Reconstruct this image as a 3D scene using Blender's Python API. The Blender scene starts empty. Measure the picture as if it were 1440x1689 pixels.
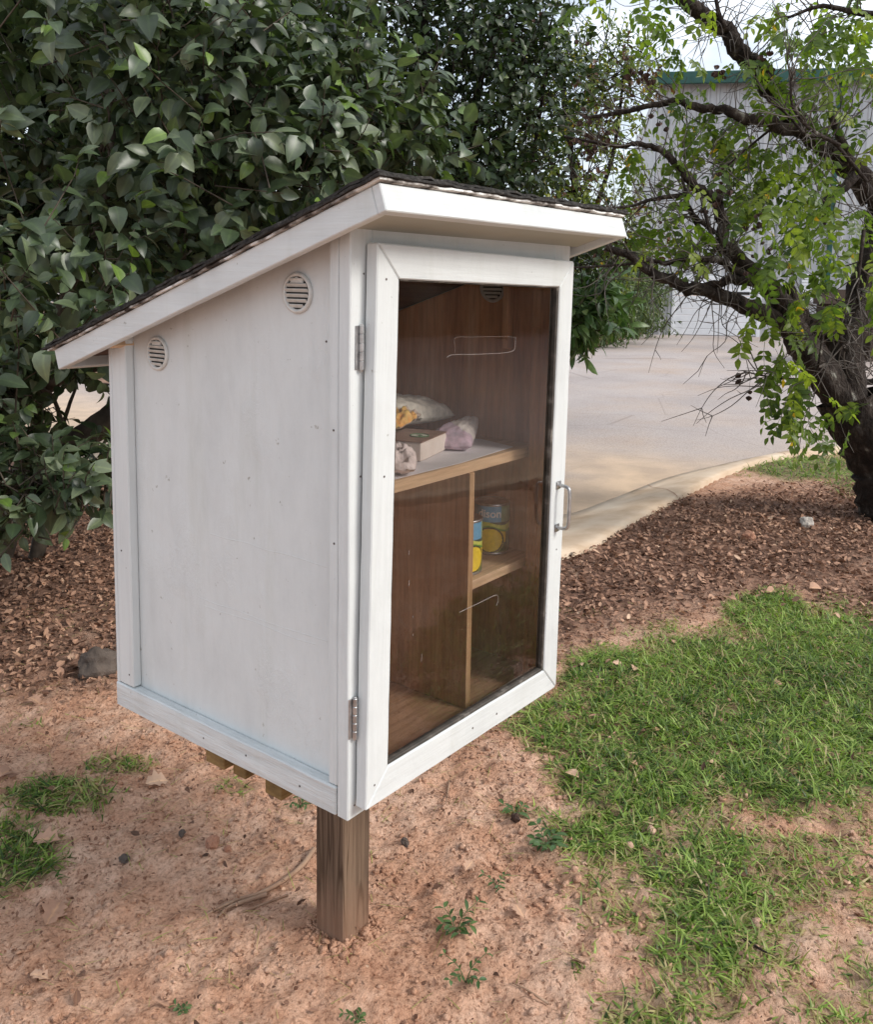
import bpy, bmesh, math, random
import numpy as np
from mathutils import Vector, Matrix, noise as mnoise

# ------------------------------------------------------------------ camera, sky, sun, exposure
SC = bpy.context.scene
COL = SC.collection
R = math.radians
GZ = 0.6                                   # the cabinet floor stands 0.6 m above the ground
CAM = np.array([-1.1073, -1.0234, 0.9567 + GZ])
YAW, PITCH, ROLL, FPX, PX0, PY0 = -0.9156, -0.1175, 0.0152, 1479.84, -9.279, -205.113
fw = np.array([-math.sin(YAW)*math.cos(PITCH), math.cos(YAW)*math.cos(PITCH), math.sin(PITCH)])
r0 = np.array([math.cos(YAW), math.sin(YAW), 0.0]); u0 = np.cross(r0, fw)
rt = math.cos(ROLL)*r0 + math.sin(ROLL)*u0; up = -math.sin(ROLL)*r0 + math.cos(ROLL)*u0
cam_d = bpy.data.cameras.new('camera'); cam = bpy.data.objects.new('camera', cam_d); COL.objects.link(cam)
m = Matrix.Identity(4)
for i in range(3):
    m[i][0], m[i][1], m[i][2], m[i][3] = rt[i], up[i], -fw[i], CAM[i]
cam.matrix_world = m
cam_d.sensor_fit = 'HORIZONTAL'; cam_d.sensor_width = 36.0
cam_d.lens = FPX/1440*36
cam_d.shift_x = -PX0/1440; cam_d.shift_y = PY0/1440
cam_d.clip_start = 0.05; cam_d.clip_end = 2000
SC.camera = cam

SUN_EL, SUN_AZ = R(38), R(164)             # azimuth measured like the sky texture (from +Y, clockwise)
W = bpy.data.worlds.new('World'); SC.world = W; W.use_nodes = True
nt = W.node_tree; nt.nodes.clear()
o_ = nt.nodes.new('ShaderNodeOutputWorld'); bg = nt.nodes.new('ShaderNodeBackground')
sky = nt.nodes.new('ShaderNodeTexSky'); sky.sky_type = 'NISHITA'; sky.sun_disc = False
sky.sun_elevation = SUN_EL; sky.sun_rotation = SUN_AZ; sky.dust_density = 2.0; sky.air_density = 1.0
tc = nt.nodes.new('ShaderNodeTexCoord'); mp = nt.nodes.new('ShaderNodeMapping'); mp.inputs['Scale'].default_value = (1.6, 1.6, 4.0)
nz = nt.nodes.new('ShaderNodeTexNoise'); nz.inputs['Scale'].default_value = 2.2; nz.inputs['Detail'].default_value = 7
cr = nt.nodes.new('ShaderNodeValToRGB'); cr.color_ramp.elements[0].position = 0.45; cr.color_ramp.elements[1].position = 0.64
cr.color_ramp.elements[0].color = (.42, .42, .42, 1)
mx = nt.nodes.new('ShaderNodeMix'); mx.data_type = 'RGBA'
mx.inputs[7].default_value = (9.1, 9.65, 10.4, 1)          # overcast cloud
bg.inputs['Strength'].default_value = 0.074
L = nt.links.new
L(tc.outputs['Generated'], mp.inputs['Vector']); L(mp.outputs['Vector'], nz.inputs['Vector']); L(nz.outputs['Fac'], cr.inputs['Fac'])
L(cr.outputs['Color'], mx.inputs[0]); L(sky.outputs['Color'], mx.inputs[6]); L(mx.outputs[2], bg.inputs['Color']); L(bg.outputs[0], o_.inputs[0])

sd = bpy.data.lights.new('sun', 'SUN'); sd.energy = 1.42; sd.angle = R(18); sd.color = (1, .96, .90)
so = bpy.data.objects.new('sun', sd); COL.objects.link(so)
sdir = Vector((math.sin(SUN_AZ)*math.cos(SUN_EL), math.cos(SUN_AZ)*math.cos(SUN_EL), math.sin(SUN_EL)))
so.rotation_euler = sdir.to_track_quat('Z', 'Y').to_euler(); so.location = (0, -6, 9)
SC.view_settings.view_transform = 'Standard'; SC.view_settings.look = 'None'
SC.view_settings.exposure = 1.08; SC.view_settings.gamma = 1
SC.cycles.max_bounces = 10; SC.cycles.diffuse_bounces = 7; SC.cycles.transparent_max_bounces = 12; SC.cycles.transmission_bounces = 6

# ------------------------------------------------------------------ helpers
rng = np.random.default_rng(7); random.seed(7)
def ray(px, py): return fw + rt*(px-720-PX0)/FPX - up*(py-844.5-PY0)/FPX
def at(px, py, t): return CAM + ray(px, py)*t                    # point t metres in front of the lens
def plane(px, py, ax, val):
    d = ray(px, py); return CAM + d*((val-CAM[ax])/d[ax])
def proj(P):
    d = P-CAM; z = d@fw
    return np.stack([720+PX0+FPX*(d@rt)/z, 844.5+PY0-FPX*(d@up)/z], -1), z
FH = np.array([fw[0], fw[1], 0])/np.hypot(fw[0], fw[1]); RH = np.array([FH[1], -FH[0], 0])
C0 = np.array([CAM[0], CAM[1], 0])
def uvz(u, v, z): return C0 + RH*u + FH*v + np.array([0, 0, z])
def pxs(px, py, v): return at(px, py, v)

def tag(o, label=None, cat=None, group=None, kind=None):
    for k, val in (('label', label), ('category', cat), ('group', group), ('kind', kind)):
        if val: o[k] = val
    return o
def empty(name, loc=(0, 0, 0), rz=0, parent=None):
    o = bpy.data.objects.new(name, None); COL.objects.link(o); o.location = loc; o.rotation_euler = (0, 0, rz)
    o.empty_display_size = .1
    if parent: o.parent = parent
    return o
def link(name, me, mat, parent=None):
    if mat: 
        for mm in (mat if isinstance(mat, (list, tuple)) else [mat]): me.materials.append(mm)
    o = bpy.data.objects.new(name, me); COL.objects.link(o)
    if parent: o.parent = parent
    return o
def np_mesh(name, V, F, attrs=None, smooth=True):
    """V (n,3), F (m,k) arrays of equal-sided faces (or a list of such arrays)"""
    Fs = F if isinstance(F, list) else [F]
    me = bpy.data.meshes.new(name)
    V = np.asarray(V, dtype=np.float32)
    me.vertices.add(len(V)); me.vertices.foreach_set('co', V.ravel())
    tot = [np.full(len(f), f.shape[1], dtype=np.int32) for f in Fs]; tot = np.concatenate(tot)
    idx = np.concatenate([f.ravel() for f in Fs]).astype(np.int32)
    st = np.concatenate([[0], np.cumsum(tot)[:-1]]).astype(np.int32)
    me.loops.add(len(idx)); me.loops.foreach_set('vertex_index', idx)
    me.polygons.add(len(tot)); me.polygons.foreach_set('loop_start', st); me.polygons.foreach_set('loop_total', tot)
    me.polygons.foreach_set('use_smooth', np.full(len(tot), smooth, dtype=bool))
    for k, a in (attrs or {}).items():
        a = np.asarray(a, dtype=np.float32)
        if a.ndim == 1:
            at_ = me.attributes.new(k, 'FLOAT', 'POINT'); at_.data.foreach_set('value', a)
        else:
            at_ = me.attributes.new(k, 'FLOAT_COLOR', 'POINT'); at_.data.foreach_set('color', a.ravel())
    me.update(calc_edges=True); me.validate()
    return me

class MB:
    """collects shapes in one bmesh; build() links them as ONE mesh object"""
    def __init__(s): s.bm = bmesh.new()
    def box(s, a, b, bev=.0015, cuts=0, wob=0, mat=None, seg=1):
        t = bmesh.new()
        bmesh.ops.create_cube(t, size=1)
        a, b = Vector(a), Vector(b)
        bmesh.ops.scale(t, vec=b-a, verts=t.verts); bmesh.ops.translate(t, vec=(a+b)/2, verts=t.verts)
        if bev: bmesh.ops.bevel(t, geom=t.edges[:], offset=bev, segments=seg, affect='EDGES', profile=.6)
        if cuts:
            d = b-a; ax = max(range(3), key=lambda i: d[i]); ln = d[ax]
            for k in range(1, cuts):
                no = Vector((0, 0, 0)); no[ax] = 1; co = Vector(a); co[ax] = a[ax]+ln*k/cuts
                bmesh.ops.bisect_plane(t, geom=t.verts[:]+t.edges[:]+t.faces[:], plane_co=co, plane_no=no)
            for v in t.verts:
                n = mnoise.noise_vector(v.co*9+Vector((a.x*31, a.y*17, a.z*13)))
                n2 = mnoise.noise_vector(v.co*40)
                v.co += (n*wob+n2*wob*.5)
        if mat is not None: bmesh.ops.transform(t, matrix=mat, verts=t.verts)
        s.add(t); return s
    def add(s, t):
        me = bpy.data.meshes.new('tmp'); t.to_mesh(me); t.free(); s.bm.from_mesh(me); bpy.data.meshes.remove(me)
    def prism(s, pts, d, bev=.0015):
        t = bmesh.new(); d = Vector(d)
        a = [t.verts.new(p) for p in pts]; b = [t.verts.new(Vector(p)+d) for p in pts]
        n = len(pts)
        t.faces.new(a[::-1]); t.faces.new(b)
        for i in range(n): t.faces.new((a[i], a[(i+1) % n], b[(i+1) % n], b[i]))
        bmesh.ops.recalc_face_normals(t, faces=t.faces)
        if bev: bmesh.ops.bevel(t, geom=t.edges[:], offset=bev, segments=1, affect='EDGES')
        s.add(t); return s
    def tube(s, pts, rad, sides=8):
        V, F = tube_arr(pts, rad, sides); 
        vs = [s.bm.verts.new(v) for v in V]
        for f in F:
            try: s.bm.faces.new([vs[i] for i in f])
            except ValueError: pass
        return s
    def lathe(s, prof, c=(0, 0, 0), n=32, M=None):
        """prof [(r,z)...] about z"""
        t = bmesh.new(); rings = []
        for r_, z_ in prof:
            rings.append([t.verts.new((r_*math.cos(2*math.pi*i/n), r_*math.sin(2*math.pi*i/n), z_)) for i in range(n)])
        for a, b in zip(rings, rings[1:]):
            for i in range(n): t.faces.new((a[i], a[(i+1) % n], b[(i+1) % n], b[i]))
        t.faces.new(rings[0][::-1]); t.faces.new(rings[-1])
        if M is not None: bmesh.ops.transform(t, matrix=M, verts=t.verts)
        bmesh.ops.translate(t, vec=Vector(c), verts=t.verts); s.add(t); return s
    def build(s, name, mat, parent=None, smooth=False):
        me = bpy.data.meshes.new(name)
        bmesh.ops.recalc_face_normals(s.bm, faces=s.bm.faces)
        s.bm.to_mesh(me); s.bm.free()
        if smooth:
            me.polygons.foreach_set('use_smooth', [True]*len(me.polygons))
        return link(name, me, mat, parent)

def catmull(pts, n=6):
    P = [np.asarray(p, float) for p in pts]; P = [2*P[0]-P[1]]+P+[2*P[-1]-P[-2]]; out = []
    for i in range(1, len(P)-2):
        for k in range(n):
            t = k/n
            out.append(.5*((2*P[i])+(-P[i-1]+P[i+1])*t+(2*P[i-1]-5*P[i]+4*P[i+1]-P[i+2])*t*t+(-P[i-1]+3*P[i]-3*P[i+1]+P[i+2])*t**3))
    out.append(P[-2]); return np.array(out)
def tube_arr(pts, rad, sides=8, bump=0, seed=0):
    P = np.asarray(pts, float); n = len(P); rad = np.broadcast_to(np.asarray(rad, float), (n,))
    T = np.gradient(P, axis=0); T /= np.linalg.norm(T, axis=1)[:, None]+1e-9
    ref = np.array([0.31, .17, .93]); 
    if abs(T[0]@ref) > .9: ref = np.array([1, .2, 0])
    A = np.cross(T, ref); A /= np.linalg.norm(A, axis=1)[:, None]+1e-9; B = np.cross(T, A)
    th = np.arange(sides)*2*np.pi/sides
    rr = rad[:, None]*np.ones((1, sides))
    if bump:
        g = np.random.default_rng(seed+n)
        rr = rr*(1+bump*g.normal(size=(n, sides))*.6+bump*np.sin(th*3+seed)[None])
    V = P[:, None]+rr[..., None]*(np.cos(th)[None, :, None]*A[:, None]+np.sin(th)[None, :, None]*B[:, None])
    F = []
    for i in range(n-1):
        for k in range(sides):
            k2 = (k+1) % sides
            F.append((i*sides+k, i*sides+k2, (i+1)*sides+k2, (i+1)*sides+k))
    return V.reshape(-1, 3), F
class TB:
    """many tubes gathered in one numpy mesh"""
    def __init__(s): s.V = []; s.F = []; s.n = 0
    def tube(s, pts, rad, sides=8, bump=0, seed=0):
        V, F = tube_arr(pts, rad, sides, bump, seed); s.V.append(V); s.F.append(np.array(F)+s.n); s.n += len(V); return s
    def build(s, name, mat, parent=None):
        return link(name, np_mesh(name, np.concatenate(s.V), np.concatenate(s.F)), mat, parent)

def lattice(seed): return np.random.default_rng(seed).random((256, 256))
def vnoise(x, y, seed=0):
    g = lattice(seed); xi = np.floor(x).astype(int); yi = np.floor(y).astype(int); fx = x-xi; fy = y-yi
    fx = fx*fx*(3-2*fx); fy = fy*fy*(3-2*fy)
    a = g[xi % 256, yi % 256]; b = g[(xi+1) % 256, yi % 256]; c = g[xi % 256, (yi+1) % 256]; d = g[(xi+1) % 256, (yi+1) % 256]
    return (a*(1-fx)+b*fx)*(1-fy)+(c*(1-fx)+d*fx)*fy
def fbm(x, y, oct=4, seed=0, gain=.5):
    s = 0; a = 1; t = 0
    for o in range(oct):
        s = s+a*vnoise(x*2**o, y*2**o, seed+o); t += a; a *= gain
    return s/t

# ------------------------------------------------------------------ materials
def nodes(name):
    m_ = bpy.data.materials.new(name); m_.use_nodes = True; t = m_.node_tree; b = t.nodes['Principled BSDF']; return m_, t, b
def ramp(t, stops, fac):
    c = t.nodes.new('ShaderNodeValToRGB'); e = c.color_ramp.elements
    while len(e) < len(stops): e.new(.5)
    for k, (p, col) in enumerate(stops): e[k].position = p; e[k].color = (*col, 1)
    t.links.new(fac, c.inputs['Fac']); return c.outputs['Color']
def tex(t, scale, detail=5, stretch=(1, 1, 1), rough=.55, dist=0, kind='noise', coord='Object'):
    tc = t.nodes.new('ShaderNodeTexCoord'); mp = t.nodes.new('ShaderNodeMapping'); mp.inputs['Scale'].default_value = stretch
    t.links.new(tc.outputs[coord], mp.inputs['Vector'])
    if kind == 'noise':
        n = t.nodes.new('ShaderNodeTexNoise'); n.inputs['Scale'].default_value = scale; n.inputs['Detail'].default_value = detail
        n.inputs['Roughness'].default_value = rough; n.inputs['Distortion'].default_value = dist; out = n.outputs['Fac']
    else:
        n = t.nodes.new('ShaderNodeTexVoronoi'); n.inputs['Scale'].default_value = scale; out = n.outputs['Distance']
        if kind == 'edge': n.feature = 'DISTANCE_TO_EDGE'
        if kind == 'cell': out = n.outputs['Color']
    t.links.new(mp.outputs['Vector'], n.inputs['Vector']); return out
def math_(t, op, a, b=None):
    n = t.nodes.new('ShaderNodeMath'); n.operation = op
    for i, v in enumerate((a, b)):
        if v is None: continue
        if isinstance(v, (int, float)): n.inputs[i].default_value = v
        else: t.links.new(v, n.inputs[i])
    return n.outputs[0]
def mixc(t, fac, a, b, mode='MIX'):
    n = t.nodes.new('ShaderNodeMix'); n.data_type = 'RGBA'; n.blend_type = mode
    for i, v in ((0, fac), (6, a), (7, b)):
        if isinstance(v, (int, float)): n.inputs[i].default_value = v
        elif isinstance(v, tuple): n.inputs[i].default_value = (*v, 1)
        else: t.links.new(v, n.inputs[i])
    return n.outputs[2]
def bump(t, b, h, strength=.4, dist=.004, prev=None):
    n = t.nodes.new('ShaderNodeBump'); n.inputs['Strength'].default_value = strength; n.inputs['Distance'].default_value = dist
    t.links.new(h, n.inputs['Height'])
    if prev is not None: t.links.new(prev, n.inputs['Normal'])
    t.links.new(n.outputs['Normal'], b.inputs['Normal']); return n.outputs['Normal']
def simple(name, stops, scale=8, detail=6, stretch=(1, 1, 1), rough=.6, spec=.4, bstr=.3, bdist=.003, bscale=None, metal=0, dist=0):
    m_, t, b = nodes(name)
    f = tex(t, scale, detail, stretch, dist=dist)
    t.links.new(ramp(t, stops, f), b.inputs['Base Color'])
    b.inputs['Roughness'].default_value = rough; b.inputs['Specular IOR Level'].default_value = spec; b.inputs['Metallic'].default_value = metal
    if bstr: bump(t, b, tex(t, bscale or scale*2, 6, stretch), bstr, bdist)
    return m_
def paint(name, stretch, dirt=.5, ridges=False, gl=.91, bs=.58):
    """old brushed white exterior paint over grainy wood"""
    m_, t, b = nodes(name)
    g = tex(t, 60, 6, stretch, .65)
    blot = tex(t, 7, 5, (1, 1, .55), .6)
    col = ramp(t, [(.25, (.57, .595, .592)), (.5, (.63, .657, .652)), (.8, (.665, .69, .684))], blot)
    col = mixc(t, 1.0, col, ramp(t, [(.3, (gl, gl, gl)), (.6, (1, 1, 1))], g), 'MULTIPLY')
    sp = tex(t, 38, 3, (1, 1, 1), .7)
    col = mixc(t, 1.0, col, ramp(t, [(.24, (.55, .52, .47)), (.31, (1, 1, 1))], sp), 'MULTIPLY')
    st = tex(t, 9, 6, (1, 1, .12), .7)                              # faint run-down streaks of grime
    col = mixc(t, dirt, col, mixc(t, 1.0, col, ramp(t, [(.28, (.84, .84, .79)), (.46, (1, 1, 1))], st), 'MULTIPLY'))
    t.links.new(col, b.inputs['Base Color'])
    b.inputs['Roughness'].default_value = .5; b.inputs['Specular IOR Level'].default_value = .35
    n1 = bump(t, b, g, bs, .0026 if bs < .6 else .006)
    n2 = bump(t, b, tex(t, 16, 4), .22, .006, n1)
    if ridges:                                                      # patches of torn veneer painted over, and sloping ridge lines
        vo = tex(t, 55, 6, (1, 1, .8), .75, 1.2); mask = ramp(t, [(.52, (0, 0, 0)), (.68, (1, 1, 1))], tex(t, 5.5, 3, (1, 1.2, .75)))
        rr = math_(t, 'MULTIPLY', vo, mask)
        n2 = bump(t, b, rr, .5, .006, n2)
    return m_
M = {}
M['paint_v'] = paint('white_paint_upright', (1, 1, .05))
M['paint_y'] = paint('white_paint_sideways', (1, .05, 1))
M['paint_x'] = paint('white_paint_across', (.05, 1, 1))
M['paint_panel'] = paint('white_paint_plywood', (1, 1, .22), .55, True, .96)
M['paint_rough'] = paint('rough_sawn_white_paint', (1, .05, .6), .6, False, .8, 1.0)
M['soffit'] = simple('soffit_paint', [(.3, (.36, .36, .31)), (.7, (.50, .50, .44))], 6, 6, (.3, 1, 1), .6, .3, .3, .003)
def wood(name, dark, mid, light, stretch, scale=14, rough=.6, bstr=.3):
    m_, t, b = nodes(name)
    f = tex(t, scale, 8, stretch, .62, 1.2)
    col = ramp(t, [(.28, dark), (.5, mid), (.72, light)], f)
    fine = tex(t, scale*7, 4, stretch, .6)
    col = mixc(t, .55, col, mixc(t, 1.0, col, ramp(t, [(.35, (.55, .5, .45)), (.6, (1, 1, 1))], fine), 'MULTIPLY'))
    t.links.new(col, b.inputs['Base Color']); b.inputs['Roughness'].default_value = rough; b.inputs['Specular IOR Level'].default_value = .3
    bump(t, b, fine, bstr, .002); return m_
M['in_wood'] = wood('interior_plywood', (.48, .235, .125), (.69, .38, .21), (.80, .52, .33), (1, 1, .08))
M['in_floor'] = wood('interior_floor_wood', (.36, .21, .12), (.50, .31, .19), (.58, .38, .25), (.1, 1, 1))
M['shelf'] = wood('shelf_pine', (.52, .33, .19), (.68, .46, .28), (.76, .56, .37), (.07, 1, 1))
M['divider'] = wood('divider_pine', (.33, .19, .09), (.52, .32, .17), (.66, .44, .26), (1, 1, .07))
M['post'] = wood('weathered_post', (.075, .048, .033), (.16, .108, .073), (.25, .175, .12), (1, 1, .035), 22, .8, .9)
def mud():
    m_ = M['post']; t = m_.node_tree; b = t.nodes['Principled BSDF']; src = b.inputs['Base Color'].links[0].from_socket
    src = mixc(t, 1.0, src, ramp(t, [(.485, (1, 1, 1)), (.497, (.5, .46, .42)), (.503, (.5, .46, .42)), (.515, (1, 1, 1))], tex(t, 13, 3, (1, 1, .05), .5, .4)), 'MULTIPLY')
    tc = t.nodes.new('ShaderNodeTexCoord'); sx = t.nodes.new('ShaderNodeSeparateXYZ'); t.links.new(tc.outputs['Object'], sx.inputs[0])
    h = math_(t, 'ADD', math_(t, 'MULTIPLY', math_(t, 'ADD', sx.outputs['Z'], .60), -3.2), tex(t, 9, 6, (1, 1, .4), .7))
    t.links.new(mixc(t, ramp(t, [(.0, (0, 0, 0)), (.62, (.85, .85, .85))], h), src, (.27, .15, .095)), b.inputs['Base Color'])
mud()
M['brace'] = wood('treated_lumber', (.13, .085, .035), (.24, .155, .06), (.33, .22, .10), (.1, .3, 1), 16, .75, .5)
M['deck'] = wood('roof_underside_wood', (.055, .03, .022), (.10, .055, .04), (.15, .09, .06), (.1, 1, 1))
M['shingle'] = simple('asphalt_shingle', [(.3, (.016, .015, .014)), (.6, (.05, .046, .042)), (.8, (.16, .15, .14))], 90, 6, (1, 1, 1), .95, .2, .9, .006, 160)
M['peel'] = simple('peeling_underlay', [(.40, (.05, .04, .034)), (.50, (.34, .31, .28)), (.58, (.74, .73, .70))], 22, 7, (1, 1, 1), .85, .2, .8, .004, 90)
M['steel'] = simple('galvanised_steel', [(.3, (.32, .32, .32)), (.7, (.6, .6, .6))], 60, 5, (1, 1, 1), .38, .5, .15, .001, metal=.9)
M['nail'] = simple('rusted_nail', [(.3, (.05, .04, .035)), (.7, (.14, .12, .11))], 200, 2, rough=.7, bstr=0)
M['vent'] = simple('vent_plastic', [(.3, (.50, .50, .47)), (.7, (.64, .64, .61))], 60, 3, rough=.35, spec=.5, bstr=.1)
M['dark'] = simple('dark_opening', [(.3, (.015, .013, .011)), (.7, (.03, .027, .024))], 20, 3, rough=.9, bstr=0)
M['gasket'] = simple('glazing_bead', [(.3, (.03, .027, .022)), (.55, (.07, .06, .05)), (.75, (.25, .23, .2))], 30, 5, (1, 1, 1), .6)
def glass():
    m_, t, b = nodes('cabinet_glazing'); t.nodes.remove(b)
    o = t.nodes['Material Output']
    fr = t.nodes.new('ShaderNodeFresnel'); fr.inputs['IOR'].default_value = 1.5
    f2 = math_(t, 'MULTIPLY', fr.outputs[0], 1.15)
    gl = t.nodes.new('ShaderNodeBsdfGlossy'); gl.inputs['Roughness'].default_value = .012
    tr = t.nodes.new('ShaderNodeBsdfTransparent'); tr.inputs['Color'].default_value = (.99, .98, .97, 1)
    bm = t.nodes.new('ShaderNodeBump'); bm.inputs['Strength'].default_value = .06; bm.inputs['Distance'].default_value = .01
    t.links.new(tex(t, 5, 2), bm.inputs['Height']); t.links.new(bm.outputs[0], gl.inputs['Normal']); 
    df = t.nodes.new('ShaderNodeBsdfDiffuse'); df.inputs['Color'].default_value = (.5, .45, .4, 1)     # film of dust on the pane
    dm = t.nodes.new('ShaderNodeMixShader')
    t.links.new(ramp(t, [(.35, (.003, .003, .003)), (.75, (.03, .03, .03))], tex(t, 4, 6, (1, 1, .5), .7)), dm.inputs[0])
    t.links.new(tr.outputs[0], dm.inputs[1]); t.links.new(df.outputs[0], dm.inputs[2])
    mx_ = t.nodes.new('ShaderNodeMixShader'); t.links.new(f2, mx_.inputs[0]); t.links.new(dm.outputs[0], mx_.inputs[1]); t.links.new(gl.outputs[0], mx_.inputs[2])
    t.links.new(mx_.outputs[0], o.inputs[0]); return m_
M['glass'] = glass()
M['tape'] = simple('clear_tape_edge', [(.3, (.30, .27, .245)), (.7, (.5, .46, .43))], 60, 4, rough=.3, bstr=0); M['tape'].node_tree.nodes['Principled BSDF'].inputs['Alpha'].default_value = .26
def leafmat(name, stops, trans=.28, tcol=None, rough=.42, spec=.45, vein=True):
    m_, t, b = nodes(name)
    a = t.nodes.new('ShaderNodeAttribute'); a.attribute_name = 'rnd'
    col = ramp(t, stops, a.outputs['Fac'])
    nzv = tex(t, 26, 3)
    col = mixc(t, 1.0, col, ramp(t, [(.3, (.78, .78, .78)), (.7, (1.12, 1.12, 1.12))], nzv), 'MULTIPLY')
    if vein:
        a2 = t.nodes.new('ShaderNodeAttribute'); a2.attribute_name = 'mid'
        col = mixc(t, 1.0, col, ramp(t, [(.0, (1.35, 1.35, 1.2)), (.22, (1, 1, 1))], a2.outputs['Fac']), 'MULTIPLY')
    t.links.new(col, b.inputs['Base Color']); b.inputs['Roughness'].default_value = rough; b.inputs['Specular IOR Level'].default_value = spec
    if trans:
        tr = t.nodes.new('ShaderNodeBsdfTranslucent'); mixn = t.nodes.new('ShaderNodeMixShader'); mixn.inputs[0].default_value = trans
        t.links.new(mixc(t, 1.0, col, tcol or (1.5, 1.7, .7), 'MULTIPLY'), tr.inputs['Color'])
        o = t.nodes['Material Output']; t.links.new(b.outputs[0], mixn.inputs[1]); t.links.new(tr.outputs[0], mixn.inputs[2]); t.links.new(mixn.outputs[0], o.inputs[0])
    return m_
M['leaf_shrub'] = leafmat('shrub_leaf', [(0, (.018, .031, .013)), (.45, (.072, .105, .052)), (.82, (.165, .20, .12)), (.88, (.10, .165, .035)), (1, (.15, .23, .045))], .2, None, .40, .6)
M['leaf_dark'] = leafmat('dark_tree_leaf', [(0, (.014, .027, .010)), (.6, (.04, .065, .024)), (.9, (.08, .12, .04)), (1, (.11, .155, .035))], .2)
M['leaf_yellow'] = leafmat('yellowing_leaf', [(0, (.06, .10, .025)), (.45, (.16, .20, .04)), (.7, (.27, .28, .05)), (.8, (.13, .06, .03)), (.95, (.07, .03, .02)), (1, (.45, .28, .03))], .35)
M['leaf_pinnate'] = leafmat('pinnate_leaflet', [(0, (.045, .08, .016)), (.5, (.115, .175, .028)), (.85, (.22, .275, .042)), (.97, (.22, .27, .04)), (1, (.62, .38, .03))], .48)
M['leaf_hedge'] = leafmat('hedge_leaf', [(0, (.035, .06, .02)), (.6, (.075, .11, .035)), (1, (.15, .16, .05))], .25)
M['leaf_long'] = leafmat('long_shrub_leaf', [(0, (.04, .09, .03)), (.6, (.085, .15, .05)), (1, (.14, .21, .07))], .25)
M['grass'] = leafmat('grass_blade', [(0, (.035, .075, .012)), (.4, (.155, .245, .036)), (.78, (.36, .48, .11)), (.86, (.30, .29, .10)), (1, (.48, .38, .20))], .3, vein=False, rough=.5)
M['litter'] = leafmat('dead_leaf', [(0, (.055, .03, .02)), (.3, (.20, .108, .072)), (.6, (.38, .22, .15)), (.85, (.48, .29, .195)), (1, (.68, .49, .35))], .08, (1.1, 1, .8), .75, .25)
M['bark'] = simple('tree_bark', [(.32, (.012, .008, .006)), (.52, (.032, .022, .017)), (.64, (.075, .06, .05)), (.72, (.26, .25, .21))], 16, 8, (1, 1, .55), .85, .25, 1.0, .045, 34)
M['twig'] = simple('grey_twig', [(.35, (.045, .035, .028)), (.6, (.13, .11, .095)), (.8, (.24, .22, .19))], 12, 5, rough=.85, bstr=.4)
M['stem'] = simple('shrub_stem', [(.35, (.03, .022, .016)), (.6, (.09, .07, .05)), (.8, (.22, .2, .15))], 10, 5, rough=.8, bstr=.5)
M['pod'] = simple('seed_pod', [(.3, (.025, .013, .01)), (.7, (.075, .038, .025))], 40, 4, rough=.8, bstr=.4)
def soil():
    m_, t, b = nodes('red_clay_soil')
    big = tex(t, 1.3, 6, (1, 1, 1), .6); med = tex(t, 9, 8, (1, 1, 1), .68); fin = tex(t, 85, 6, (1, 1, 1), .7)
    col = ramp(t, [(.30, (.32, .145, .085)), (.45, (.58, .33, .215)), (.62, (.76, .52, .385))], mixc(t, .5, big, med))
    col = mixc(t, 1.0, col, ramp(t, [(.34, (.36, .28, .24)), (.45, (.86, .84, .82)), (.60, (1.08, 1.08, 1.08))], fin), 'MULTIPLY')
    a = t.nodes.new('ShaderNodeAttribute'); a.attribute_name = 'zone'
    hum = ramp(t, [(.3, (.09, .05, .037)), (.7, (.26, .15, .105))], tex(t, 30, 6, (1, 1, 1), .7))
    col = mixc(t, a.outputs['Fac'], col, hum)
    g = t.nodes.new('ShaderNodeAttribute'); g.attribute_name = 'turf'
    col = mixc(t, g.outputs['Fac'], col, ramp(t, [(.3, (.045, .05, .018)), (.7, (.19, .16, .075))], tex(t, 40, 5)))
    t.links.new(col, b.inputs['Base Color']); b.inputs['Roughness'].default_value = .95; b.inputs['Specular IOR Level'].default_value = .15
    n1 = bump(t, b, tex(t, 26, 6, (1, 1, 1), .65), .8, .028); bump(t, b, fin, .8, .010, n1); return m_
M['soil'] = soil()
def asphalt():
    m_, t, b = nodes('weathered_asphalt')
    big = tex(t, .35, 6, (1, 1, 1), .6); sand = tex(t, .55, 6, (1, 1, 1), .65); agg = tex(t, 60, 6, (1, 1, 1), .8)
    col = ramp(t, [(.3, (.34, .295, .275)), (.7, (.46, .405, .38))], big)
    col = mixc(t, ramp(t, [(.45, (0, 0, 0)), (.75, (.6, .6, .6))], sand), col, (.44, .33, .25))
    col = mixc(t, 1.0, col, ramp(t, [(.36, (.6, .58, .57)), (.50, (1, 1, 1)), (.66, (1.2, 1.2, 1.2))], agg), 'MULTIPLY')
    cr_ = tex(t, .6, 3, (1, 1, 1), kind='edge')
    col = mixc(t, ramp(t, [(.0, (.35, .35, .35)), (.006, (0, 0, 0))], cr_), col, (.12, .10, .09))
    a = t.nodes.new('ShaderNodeAttribute'); a.attribute_name = 'wash'                               # clay washed over the lane by the kerb
    col = mixc(t, a.outputs['Fac'], col, ramp(t, [(.35, (.47, .35, .25)), (.65, (.64, .47, .32))], tex(t, 3, 6)))
    t.links.new(col, b.inputs['Base Color']); b.inputs['Roughness'].default_value = .9; b.inputs['Specular IOR Level'].default_value = .2
    bump(t, b, agg, .5, .006); return m_
M['asphalt'] = asphalt()
M['concrete'] = simple('stained_concrete', [(.3, (.46, .33, .22)), (.5, (.60, .46, .33)), (.75, (.68, .56, .43))], 3.5, 8, (1, 1, 1), .9, .2, .3, .004, 60)
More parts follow.
